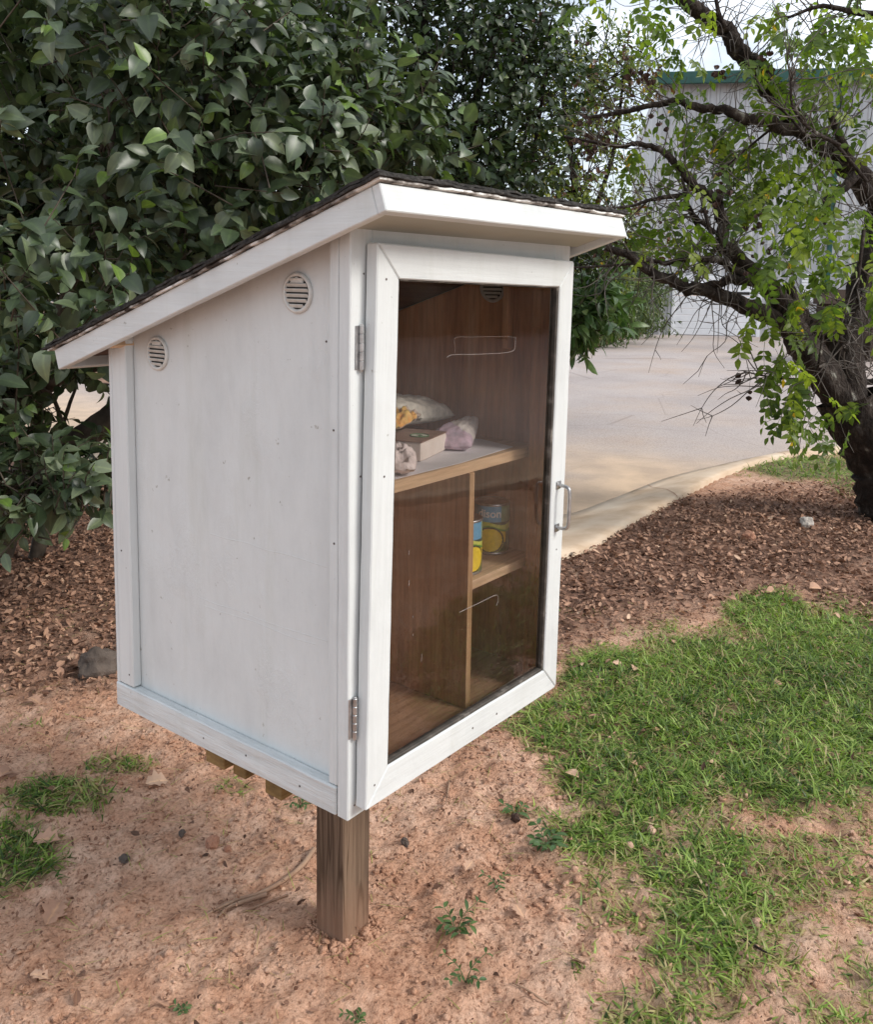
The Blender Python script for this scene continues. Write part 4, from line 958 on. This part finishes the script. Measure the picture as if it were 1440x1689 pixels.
# --- the big leafy shrub on the left
sh = empty('leafy_shrub', uvz(-2.1, 5.0, 0)); tag(sh, 'large shrub with broad grey green leaves filling the left behind the cabinet', 'shrub')
def put(o, root): 
    o.parent = root; o.location = -root.location; return o
E1 = [ell(90, 160, 4.3, 1.25, 1.25, 1.15), ell(330, 250, 4.1, .72, .8, .62), ell(500, 260, 4.0, .46, .5, .33), ell(60, 470, 3.7, .55, .6, .48), ell(330, 60, 4.4, .75, .8, .7), ell(-70, 640, 3.6, .30, .45, .50), ell(560, 215, 4.4, .42, .5, .25), ell(-430, 330, 3.9, .8, .9, 1.2)]  # last clump is unseen, added left of the view to shade litter and panel
E1b = [ell(140, 800, 3.5, .17, .2, .10), ell(40, 800, 3.5, .22, .25, .18), ell(20, 620, 3.6, .15, .2, .30), ell(95, 605, 3.9, .20, .2, .07), ell(-10, 720, 3.9, .12, .3, .3), ell(175, 780, 4.2, .12, .2, .08), ell(120, 625, 4.4, .25, .2, .05)]
def gaps(b, f=2.3, th=.43):
    return fbm(b[:, 0]*f+b[:, 2]*1.7+30, b[:, 1]*f+b[:, 2]*2.1+30, 3, 131) > th
def keep_hole(b):
    p, z = proj(b); return ~((np.abs(p[:, 0]-130) < 92) & (np.abs(p[:, 1]-690) < 72)) & ~((p[:, 0] > 60) & (p[:, 1] > 825)) & (b[:, 2] > .2)
def keep_open(b):
    p, z = proj(b); hole = ((np.abs(p[:, 0]-130) < 100) & (np.abs(p[:, 1]-690) < 85)) | ((p[:, 0] > 50) & (p[:, 1] > 800) & (p[:, 0] < 260))
    return ~hole & (b[:, 2] > .25) & (z > 2.75) & gaps(b)
P, A, N, Ln, Wd, cu, tip, tw = clumps(E1, 4000, 7, .25, .106, .53, shell=(.62, 1.06), keep=keep_open)
P2, A2, N2, L2, W2, c2, tip2, tw2 = clumps(E1b, 330, 7, .18, .085, .56, (.1, 1.0), keep=keep_hole)
P = np.concatenate([P, P2]); A = np.concatenate([A, A2]); N = np.concatenate([N, N2]); Ln = np.concatenate([Ln, L2]); Wd = np.concatenate([Wd, W2]); cu = np.concatenate([cu, c2]); tip = np.concatenate([tip, tip2])
rnd = np.clip(rng.beta(2, 2, len(P))*.84, 0, .84); yg = (tip > .55) & (rng.random(len(P)) < .15); rnd[yg] = rng.uniform(.86, 1, yg.sum()); Ln[yg] *= .8; Wd[yg] *= .8
put(leaves('foliage', leaf_template(5, .16, .25), P, A, N, Ln, Wd, cu, rnd, M['leaf_shrub']), sh)
tb = TB(); twigs_mesh(tb, tw[0][::2], tw[1][::2], tw[2][::2], .0035, .5); twigs_mesh(tb, *tw2, .0035, .5)
for pts, w0, w1 in (([(35, 1000, 5.0), (70, 860, 4.9), (60, 700, 4.7), (80, 560, 4.5), (180, 300, 4.4), (170, 60, 4.4)], 26, 12), ([(-40, 1000, 5.0), (20, 820, 4.7), (95, 755, 4.6), (180, 690, 4.6), (270, 600, 4.7), (420, 420, 4.8), (520, 240, 4.9)], 62, 18),
                    ([(60, 640, 4.7), (130, 605, 4.6), (210, 590, 4.6), (330, 520, 4.6)], 40, 16), ([(120, 770, 4.5), (90, 660, 4.4), (60, 640, 4.3)], 9, 4), ([(85, 760, 4.6), (110, 680, 4.5), (125, 640, 4.5)], 8, 5),
                    ([(295, 480, 4.2), (310, 330, 4.0), (335, 220, 3.9), (345, 110, 3.9)], 14, 7), ([(170, 250, 3.7), (185, 150, 3.6), (172, 40, 3.6)], 6, 4), ([(165, 250, 3.6), (180, 190, 3.55), (150, 120, 3.5)], 5, 3), ([(240, 180, 3.8), (240, 90, 3.8), (245, 10, 3.8)], 10, 6),
                    ([(400, 420, 4.4), (400, 250, 4.2), (420, 140, 4.1)], 8, 4)):
    C = catmull(limb_pts(pts), 6); tb.tube(C, np.linspace(rpx(w0, pts[0][2]), rpx(w1, pts[-1][2]), len(C)), 8, .1, 5)
put(tb.build('stems', M['stem']), sh)

# --- dark tree behind the cabinet
dt = empty('dark_leaved_tree', uvz(-.1, 7.6, 0)); tag(dt, 'dense dark green tree with small glossy leaves rising behind the cabinet roof', 'tree')
E2 = [ell(640, 60, 7.0, 1.05, 1.05, 1.0), ell(500, -20, 7.0, .9, .9, .8), ell(790, 130, 6.8, .62, .7, .85), ell(700, 270, 7.0, .8, .8, .35), ell(880, 150, 6.8, .22, .35, .5), ell(800, 300, 6.7, .5, .5, .18), ell(420, 120, 7.2, .9, .9, .8), ell(860, 30, 7, .25, .4, .35),
      ell(60, 60, 6.3, 1.2, .8, 1.0), ell(220, 340, 6.3, .9, .7, .5), ell(-110, 400, 5.6, .6, .6, .75), ell(-150, 0, 6, 1, .8, 1.2), ell(960, 420, 7.0, .33, .4, .16), ell(560, 420, 7.2, .9, .8, .6), ell(250, 420, 7.4, .9, .8, .7)]
P, A, N, Ln, Wd, cu, tip, tw = clumps(E2, 6200, 7, .26, .082, .50, (.35, 1.05), .3, .35)
put(leaves('crown', leaf_template(3, .16, .2, 'slim'), P, A, N, Ln, Wd, cu, np.clip(rng.beta(1.6, 2, len(P)), 0, 1), M['leaf_dark']), dt)
E2L = [ell(40, 60, 6.4, 1.3, .5, 1.1), ell(230, 330, 6.4, .9, .5, .5), ell(-120, 400, 5.8, .6, .5, .7), ell(300, 30, 6.6, 1.1, .5, .8)]
P, A, N, Ln, Wd, cu, tip, _t = clumps(E2L, 1500, 7, .3, .15, .55, (.1, 1.0), .3, .35)
put(leaves('crown', leaf_template(3, .16, .2, 'slim'), P, A, N, Ln, Wd, cu, np.clip(rng.beta(1.6, 2.6, len(P)), 0, 1), M['leaf_dark']), dt)
tb = TB(); twigs_mesh(tb, tw[0][::4], tw[1][::4], tw[2][::4], .004, 1.2)
for pts, w0, w1 in (([None, (685, 560, 7.4), (680, 520, 7.3), (640, 330, 7.2), (560, 120, 7.1), (500, 0, 7.1)], 50, 18), ([(680, 520, 7.3), (760, 300, 7.0), (800, 100, 6.9)], 26, 8), ([(640, 330, 7.2), (700, 120, 7.0), (690, -60, 7.0)], 24, 10), ([(720, 430, 7.2), (840, 380, 7.0), (880, 250, 6.9), (905, 90, 6.8)], 10, 5)):
    C = catmull(limb_pts(pts, uvz(-.1, 7.6, -.2)), 6); tb.tube(C, np.linspace(rpx(w0, 7.4), rpx(w1, pts[-1][2]), len(C)), 9, .1, 2)
put(tb.build('trunk', M['bark']), dt)
# hanging paler leaves at its right edge
hs = empty('long_leaved_shrub', uvz(1.35, 7.6, 0)); tag(hs, 'light green shrub with long drooping leaves seen beside the door edge', 'shrub')
P, A, N, Ln, Wd, cu, tip, tw = clumps([ell(950, 520, 7.4, .24, .3, .23), ell(985, 495, 7.6, .16, .2, .16), ell(930, 560, 7.3, .12, .2, .12)], 150, 7, .2, .17, .30, (.2, 1.05), .45, .3)
put(leaves('foliage', leaf_template(4, .14, .4, 'slim'), P, A, N, Ln, Wd, cu, rng.beta(2, 2, len(P)), M['leaf_long']), hs)
tb = TB(); C = catmull([uvz(.75, 7.6, 0), at(880, 640, 7.6), at(940, 540, 7.5), at(960, 480, 7.5)], 5); tb.tube(C, np.linspace(.03, .012, len(C)), 7); twigs_mesh(tb, *tw, .004, .5); put(tb.build('stems', M['stem']), hs)

# --- yellowing tree further back
yt = empty('yellowing_tree', uvz(.9, 11, LOT)); tag(yt, 'thin yellowing tree with brown seed clusters left of the metal building', 'tree')
E3 = [ell(950, 150, 10.5, .75, .8, .75), ell(930, 270, 10.5, .75, .8, .55), ell(990, 370, 10.5, .62, .7, .35), ell(1030, 120, 10.2, .35, .5, .45), ell(900, 360, 10.5, .6, .6, .4), ell(1040, 400, 10.6, .3, .4, .22), ell(985, 440, 11, .5, .5, .25)]
P, A, N, Ln, Wd, cu, tip, tw = clumps(E3, 900, 8, .32, .085, .42, (.3, 1.05), .5, .2)
rn = np.clip(rng.beta(1.8, 2.2, len(P))*.78, 0, .78); k = np.repeat(np.arange(8), len(tw[0])); dead = np.tile(rng.random(len(tw[0])) < .16, 8); rn[dead] = rng.uniform(.82, .96, dead.sum()); rn[rng.random(len(P)) < .012] = 1
put(leaves('crown', leaf_template(3, .16, .3, 'slim'), P, A, N, Ln, Wd, cu, rn, M['leaf_yellow']), yt)
tb = TB(); twigs_mesh(tb, tw[0][::2], tw[1][::2], tw[2][::2], .006, 1.0)
for pts, w0, w1 in (([None, (895, 530, 11), (945, 420, 10.9), (950, 330, 10.6), (930, 150, 10.5), (940, 60, 10.5)], 22, 5), ([(960, 400, 10.8), (1010, 260, 10.5), (1030, 120, 10.3)], 10, 4), ([(950, 330, 10.6), (890, 240, 10.5), (870, 180, 10.5)], 8, 3)):
    C = catmull(limb_pts(pts, uvz(.9, 11, LOT-.05)), 6); tb.tube(C, np.linspace(rpx(w0, 10.9), rpx(w1, pts[-1][2]), len(C)), 7, .1, 2)
put(tb.build('trunk', M['bark']), yt)
# --- hedge bushes along the lot edge
HL = ['drooping hedge bush nearest the cabinet along the left lot edge', 'middle hedge bush along the left lot edge', 'tall feathery hedge bush next to the white bucket post', 'rounded hedge bush behind the feathery one by the building corner']
for (px, pb, v, h, w), lb in zip([(965, 572, 19, 1.7, 1.0), (1005, 566, 21, 2.0, 1.1), (1040, 558, 24, 2.3, 1.0), (1055, 550, 27, 2.5, .9)], HL):
    b = plane(px, pb, 2, LOT); hb = empty('hedge_bush', b); tag(hb, lb, 'hedge', 'hedge bushes along the lot')
    P, A, N, Ln, Wd, cu, tip, tw = clumps([(b+np.array([0, 0, h*.52]), np.array([w, w, h*.55])), (b+np.array([.3, .2, h*.8]), np.array([w*.6, w*.6, h*.35]))], 420, 8, .5, .19, .24, (.4, 1.05), .7, .1)
    put(leaves('foliage', leaf_template(3, .1, .4, 'slim'), P, A, N, Ln, Wd, cu, rng.beta(2, 2, len(P)), M['leaf_hedge']), hb)
    tb = TB()
    for k in range(5): a = k*1.26; C = catmull([b, b+np.array([.15*math.cos(a), .15*math.sin(a), h*.5]), b+np.array([.5*math.cos(a), .5*math.sin(a), h*.9])], 4); tb.tube(C, np.linspace(.03, .01, len(C)), 6)
    put(tb.build('stems', M['stem']), hb)

# --- the twisted tree on the right with pinnate leaves
rtree = empty('twisted_tree', plane(1478, 850, 2, 0)); tag(rtree, 'crooked dark barked tree with feathery pinnate leaves leaning in from the right', 'tree')
T0 = 6.1
LIMBS = [  # px, py, depth ; width px at start and end
 ([(1500, 900, 6.2), (1482, 850, 6.15), (1470, 790, 6.1), (1432, 715, 6.1), (1402, 655, 6.1)], 118, 96),
 ([(1405, 668, 6.1), (1362, 625, 6.05), (1332, 578, 6.0), (1308, 540, 5.95), (1288, 505, 5.9), (1272, 472, 5.85)], 66, 28),
 ([(1398, 665, 6.1), (1398, 610, 6.1), (1402, 560, 6.15), (1412, 500, 6.2), (1430, 420, 6.25), (1448, 330, 6.3)], 62, 28),
 ([(1398, 590, 6.15), (1372, 552, 6.2), (1345, 537, 6.2), (1324, 520, 6.2), (1309, 500, 6.2), (1300, 470, 6.2)], 40, 18),
 ([(1448, 335, 6.3), (1420, 285, 6.2), (1385, 262, 6.1), (1335, 228, 6.0), (1295, 210, 5.9), (1260, 200, 5.85), (1220, 195, 5.8), (1185, 185, 5.8), (1145, 172, 5.8), (1110, 163, 5.8), (1065, 175, 5.8), (1020, 187, 5.8), (965, 195, 5.8)], 30, 5),
 ([(1440, 330, 6.3), (1400, 275, 6.35), (1340, 225, 6.3), (1300, 180, 6.2), (1275, 148, 6.2), (1258, 118, 6.1), (1240, 97, 6.1), (1220, 70, 6.0), (1195, 48, 6.0), (1160, 25, 5.95), (1130, 2, 5.9), (1090, -40, 5.9)], 38, 22),
 ([(1272, 475, 5.85), (1240, 447, 5.8), (1215, 420, 5.75), (1195, 400, 5.7), (1192, 365, 5.7), (1180, 336, 5.7), (1160, 320, 5.7), (1130, 293, 5.7), (1106, 264, 5.7), (1080, 246, 5.7), (1045, 240, 5.7), (1015, 240, 5.7), (930, 226, 5.75)], 28, 4),
 ([(1300, 535, 5.95), (1245, 512, 5.8), (1220, 502, 5.75), (1185, 490, 5.7), (1150, 480, 5.65), (1115, 470, 5.6), (1082, 453, 5.6), (1060, 435, 5.6), (1030, 420, 5.6), (1000, 408, 5.6)], 30, 10),
 ([(1272, 474, 5.85), (1247, 465, 5.8), (1218, 448, 5.7), (1194, 436, 5.65), (1170, 428, 5.6), (1138, 424, 5.6), (1105, 433, 5.6), (1070, 430, 5.6), (1040, 436, 5.6), (945, 442, 5.6)], 18, 3),
 ([(1272, 478, 5.85), (1241, 465, 5.75), (1215, 464, 5.7), (1188, 468, 5.65), (1160, 472, 5.65)], 22, 10),
 ([(1270, 465, 5.85), (1230, 432, 5.9), (1200, 418, 5.9), (1170, 402, 5.9), (1150, 370, 5.9), (1130, 330, 5.9)], 16, 6),
 ([(1450, 345, 6.2), (1425, 306, 6.1), (1413, 285, 6.0), (1398, 252, 5.95), (1383, 223, 5.9), (1371, 193, 5.9)], 22, 9),
 ([(1412, 288, 6.0), (1389, 312, 5.95), (1368, 326, 5.9), (1360, 356, 5.9), (1355, 372, 5.9)], 18, 12),
 ([(1130, 322, 5.7), (1100, 326, 5.7), (1075, 330, 5.7), (1040, 340, 5.7), (985, 345, 5.7)], 9, 3),
 ([(1180, 385, 5.7), (1150, 360, 5.7), (1135, 330, 5.7), (1125, 295, 5.7)], 8, 4),
 ([(1155, 318, 5.7), (1175, 395, 5.65), (1205, 430, 5.65)], 6, 5),
 ([(1430, 300, 5.6), (1370, 232, 5.5), (1330, 222, 5.4), (1300, 190, 5.4), (1265, 165, 5.4)], 6, 3),
 ([(1385, 240, 5.4), (1340, 215, 5.3), (1310, 180, 5.3), (1305, 140, 5.3), (1308, 125, 5.3)], 6, 3),
 ([(1425, 380, 5.2), (1418, 440, 5.2), (1414, 490, 5.2), (1416, 505, 5.2), (1392, 545, 5.2)], 6, 2), ([(1412, 487, 5.2), (1390, 505, 5.2), (1392, 530, 5.2), (1396, 552, 5.2)], 5, 2), ([(1388, 520, 5.2), (1385, 560, 5.2), (1395, 580, 5.2)], 4, 2),
 ([(1338, 622, 5.7), (1300, 625, 5.6), (1260, 620, 5.6), (1226, 612, 5.6)], 5, 2), ([(1358, 545, 5.6), (1350, 600, 5.5), (1338, 620, 5.6), (1310, 612, 5.5)], 5, 3),
 ([(1470, 620, 6.2), (1425, 628, 6.3), (1420, 570, 6.4), (1428, 500, 6.4)], 14, 6), ([(1425, 630, 6.3), (1412, 600, 6.2), (1398, 575, 6.2)], 5, 3),
 ([(1440, 25, 5.6), (1400, 18, 5.6), (1350, 12, 5.6), (1300, 30, 5.6)], 12, 4), ([(1210, 62, 6.0), (1188, 30, 5.9), (1180, -10, 5.9)], 10, 6), ([(1300, 190, 6.0), (1215, 260, 5.9), (1190, 290, 5.9)], 5, 2)]
tb = TB(); sprout = []
for q, (pts, w0, w1) in enumerate(LIMBS):
    C = catmull(limb_pts(pts), 6); n = len(C); wig = np.stack([np.convolve(rng.normal(size=n+4), np.ones(5)/5, 'valid') for _ in range(3)], -1)
    amp = rpx(min(w0, 34), T0)*.5*np.sin(np.linspace(0, np.pi, n))[:, None]; C = C+wig*amp
    big = w0 > 28; wr = np.linspace(0, 1, n)**.85; tb.tube(C, rpx(w0, T0)*(1-wr)+rpx(w1, T0)*wr, 14 if big else 7, .09 if big else .06, q)
    if q > 3 and w0 < 60: sprout.append(C)
put(tb.build('trunk', M['bark']), rtree)
# fine twigs off the limbs
tb = TB(); tips = []
for C in sprout:
    ln = np.linalg.norm(C[-1]-C[0]); m_ = int(11+ln*14)
    for _ in range(m_):
        i = rng.integers(max(1, len(C)//5), len(C)-1); tdir = nrm(C[i+1]-C[i-1]); d = nrm(np.cross(tdir, rng.normal(size=3))*.9+tdir*.55+UPV*rng.uniform(-.5, .7)-fw*.0)
        l = rng.uniform(.18, .62); pts = [C[i]]; 
        for s in range(4): d = nrm(d+rng.normal(size=3)*.28-UPV*.03); pts.append(pts[-1]+d*l/4)
        tb.tube(catmull(pts, 3), np.linspace(.0045, .0013, 13), 5); tips.append((pts[-1], d))
        for _k in range(rng.integers(0, 3)):
            d2 = nrm(d+rng.normal(size=3)*.8); p = pts[rng.integers(1, 4)]; e = p+d2*rng.uniform(.08, .28); tb.tube(np.array([p, (p+e)/2+rng.normal(size=3)*.012, e]), np.array([.003, .0022, .0012]), 4); tips.append((e, d2))
put(tb.build('twigs', M['twig']), rtree)
FRONDS = [  # px, py, radius px, count, depth, droop
 (1115, 245, 34, 14, 5.7, 1), (1010, 25, 45, 13, 5.6, .5), (965, 20, 30, 5, 5.6, .4), (1070, 70, 35, 7, 5.7, .6), (1240, 235, 75, 19, 6.1, .5), (1340, 130, 85, 44, 5.9, .5), (1300, 90, 45, 12, 5.8, .3), (1400, 110, 60, 30, 5.8, .4), (1390, 40, 60, 14, 5.8, .3), (1280, 60, 35, 6, 5.8, .3),
 (1230, 300, 70, 20, 6.2, .5), (1310, 290, 75, 38, 6.1, .4), (1200, 250, 40, 9, 6.0, .5), (1380, 190, 70, 30, 5.9, .4), (1270, 360, 60, 22, 6.0, .5), (1330, 390, 62, 24, 5.4, .6), (1290, 400, 45, 16, 5.5, .6), (1395, 400, 55, 16, 5.6, .5), (1340, 440, 55, 16, 5.4, .5), (1280, 440, 40, 7, 5.4, .5),
 (1240, 330, 50, 12, 6.2, .4), (1130, 420, 30, 8, 5.7, .7), (1105, 430, 25, 6, 5.7, .7), (1262, 525, 40, 8, 5.2, .7), (1300, 500, 40, 8, 5.2, .6), (1355, 490, 40, 7, 5.5, .5), (1300, 550, 35, 6, 5.2, .7), (1395, 530, 45, 11, 5.0, .5), (1430, 510, 40, 12, 5.0, .4),
 (1280, 610, 24, 8, 5.3, 1), (1418, 690, 20, 4, 5.0, .2), (1300, 660, 28, 12, 5.4, 1), (1325, 700, 34, 14, 5.5, .9), (1350, 735, 28, 6, 5.7, .7), (1300, 710, 25, 8, 5.5, 1), (1380, 735, 25, 5, 5.8, .6), (1440, 420, 40, 10, 5.8, .4),
 (1170, 40, 22, 5, 5.7, .5), (1060, 360, 20, 4, 5.7, .6), (1210, 395, 40, 8, 5.9, .5), (1440, 250, 40, 10, 6, .4), (1045, 280, 22, 4, 5.7, .7), (1120, 345, 28, 6, 5.7, .6), (1155, 205, 40, 9, 5.8, .5), (1185, 275, 40, 10, 5.9, .5), (1090, 395, 28, 6, 5.7, .6), (1165, 400, 32, 6, 5.8, .5), (1135, 140, 34, 7, 5.7, .5), (1230, 170, 40, 10, 5.9, .5), (1080, 20, 40, 7, 5.7, .5), (1210, 360, 35, 8, 6.1, .5), (1150, 290, 25, 4, 5.8, .6)]
Ps = []; As = []; Ns = []; Ls = []; rn = []; tb = TB()
for px, py, rad, cnt, t, dr in FRONDS:
    for _ in range(max(3, int(cnt*.75))):
        a = rng.uniform(0, 6.28); rr = rad*math.sqrt(rng.random()); p = at(px+rr*math.cos(a), py+rr*math.sin(a)-26-rad*.5*dr, t+rng.normal()*.22)
        d = flat_dir(1)[0]*(1.1-.6*dr)+rt*rng.normal()*.3-UPV*dr*rng.uniform(.3, 1.1); d = nrm(d); L_ = rng.uniform(.16, .34); m_ = int(rng.integers(4, 7)); pts = [p]; dd = d
        for s in range(5): dd = nrm(dd-UPV*.14+rng.normal(size=3)*.05); pts.append(pts[-1]+dd*L_/5)
        C = catmull(pts, 2); tb.tube(C[::2], np.linspace(.0016, .0008, len(C[::2])), 4); base_r = np.clip(rng.beta(2, 2)*.9, 0, .95); 
        side = nrm(np.cross(dd, UPV+rng.normal(size=3)*.4)); nn = nrm(np.cross(side, dd)); nn = nn if nn[2] > 0 else -nn
        if rng.random() < .05: base_r = rng.uniform(.9, 1)
        for k in range(m_+1):
            f = .22+.78*k/m_; i = min(int(f*(len(C)-1)), len(C)-1); loc = C[i]; ld = nrm(C[min(i+1, len(C)-1)]-C[max(i-1, 0)])
            for sg in ((-1, 1) if k < m_ else (0,)):
                Ps.append(loc); As.append(ld*(.45 if sg else 1)+side*sg*.95-UPV*.15+rng.normal(size=3)*.12); Ns.append(nn+rng.normal(size=3)*.25); Ls.append(rng.uniform(.055, .088)*(1 if k else .8)); rn.append(base_r+rng.normal()*.06)
Ls = np.array(Ls); rn = np.clip(np.array(rn), 0, .96); rn[rng.random(len(rn)) < .008] = 1
T = leaf_template(3, .12, .25); k = len(T[0]); n = len(Ps)
Vl = leaf_arr(T, np.array(Ps), np.array(As), nrm(np.array(Ns)), Ls, Ls*.47, rng.uniform(.2, 1.3, n)); Fl = (T[2][None]+(np.arange(n)*k)[:, None, None]).reshape(-1, 4)
Vs = np.concatenate(tb.V); Fs = np.concatenate(tb.F)+len(Vl)
me = np_mesh('crown', np.concatenate([Vl, Vs]), np.concatenate([Fl, Fs]), {'rnd': np.concatenate([np.repeat(rn, k), np.full(len(Vs), .3)]), 'mid': np.concatenate([np.tile(T[3], n), np.ones(len(Vs))])})
put(link('crown', me, M['leaf_pinnate']), rtree)
# dry papery seed pods hanging in strings
Ps = []
PODS = [(955, 200, 18, 12), (960, 230, 22, 16), (975, 260, 16, 8), (1000, 220, 20, 10), (1060, 130, 22, 12), (1085, 205, 14, 10), (1090, 350, 24, 5), (1190, 300, 22, 14), (1245, 365, 22, 14), (1250, 415, 22, 12), (1345, 465, 12, 8), (1180, 120, 12, 10), (1255, 100, 14, 10), (1160, 345, 10, 4), (1045, 115, 14, 8), (870, 40, 25, 5), (960, 60, 14, 5), (1435, 485, 12, 6), (1310, 330, 25, 8)]
for px, py, rad, cnt in PODS:
    for _ in range(cnt): Ps.append(at(px+rng.normal()*rad*.6, py+rng.normal()*rad*.8, 5.6+rng.normal()*.15))
for px, py in ((1216, 616), (1215, 627), (1236, 644), (1235, 653)): Ps.append(at(px, py, 5.6))
T = leaf_template(4, .5, .1); pods = []
for q in range(4):
    A3 = nrm(np.array([[0, 0, -1.0]]*3)+rng.normal(size=(3, 3))*.12); N3 = np.array([[math.cos(w), math.sin(w), 0] for w in (0, 2.1, 4.2)])
    V = leaf_arr(T, N3*.004, A3, N3, np.ones(3)*.034, np.ones(3)*.026, rng.uniform(0, .8, 3)); F = (T[2][None]+(np.arange(3)*len(T[0]))[:, None, None]).reshape(-1, 4)
    me = np_mesh('seed_pod', V, F); me.materials.append(M['pod']); pods.append(me)
Ps = [Ps[i] for i in sorted(rng.permutation(len(Ps)-4)[:94])]+Ps[-4:]
for p in Ps:
    o = bpy.data.objects.new('seed_pod', pods[rng.integers(4)]); COL.objects.link(o); o.parent = rtree; o.location = Vector(p)-rtree.location
    o.rotation_euler = (rng.normal()*.35, rng.normal()*.35, rng.uniform(0, 6.28)); o.scale = (rng.uniform(.7, 1.25),)*3
tb = TB(); C = catmull([at(1226, 612, 5.6), at(1218, 613, 5.6), at(1216, 618, 5.6)], 3); tb.tube(C, .0012, 4); C = catmull([at(1240, 617, 5.6), at(1237, 632, 5.6), at(1236, 645, 5.6)], 3); tb.tube(C, .001, 4); put(tb.build('pod_stalk', M['twig']), rtree)

# --- woods beyond the lot: far left of the building, and behind the viewpoint (they show in the glass)
def wood_belt(name, centres, label, n, leaf):
    E = [(np.array([x, y, z]), np.array(r)) for x, y, z, r in centres]
    P, A, N, Ln, Wd, cu, tip, tw = clumps(E, n, 6, .9, leaf, .6, (.5, 1.05), .2, .3)
    o = leaves(name, leaf_template(2, .1, .2, 'slim'), P, A, N, Ln, Wd, cu, rng.beta(1.5, 2, len(P)), M['leaf_dark']); tag(o, label, 'woodland', None, 'stuff')
wood_belt('far_wood', [(4+k*3.2, -24+k*1.1+rng.uniform(-1, 1), 2.8+rng.uniform(0, 1.4), (2.6, 2.4, 3.6+rng.uniform(0, 1))) for k in range(14)], 'dark belt of trees far across the lot in front of the cabinet', 20000, .62)
wood_belt('back_wood', [(8+k*3.0, 24+rng.uniform(-1, 1)+k*.4, 2.2, (2.4, 2.2, 2.8+rng.uniform(0, .6))) for k in range(6)], 'dense green wood beyond the lot, left of the metal building', 2600, .35)
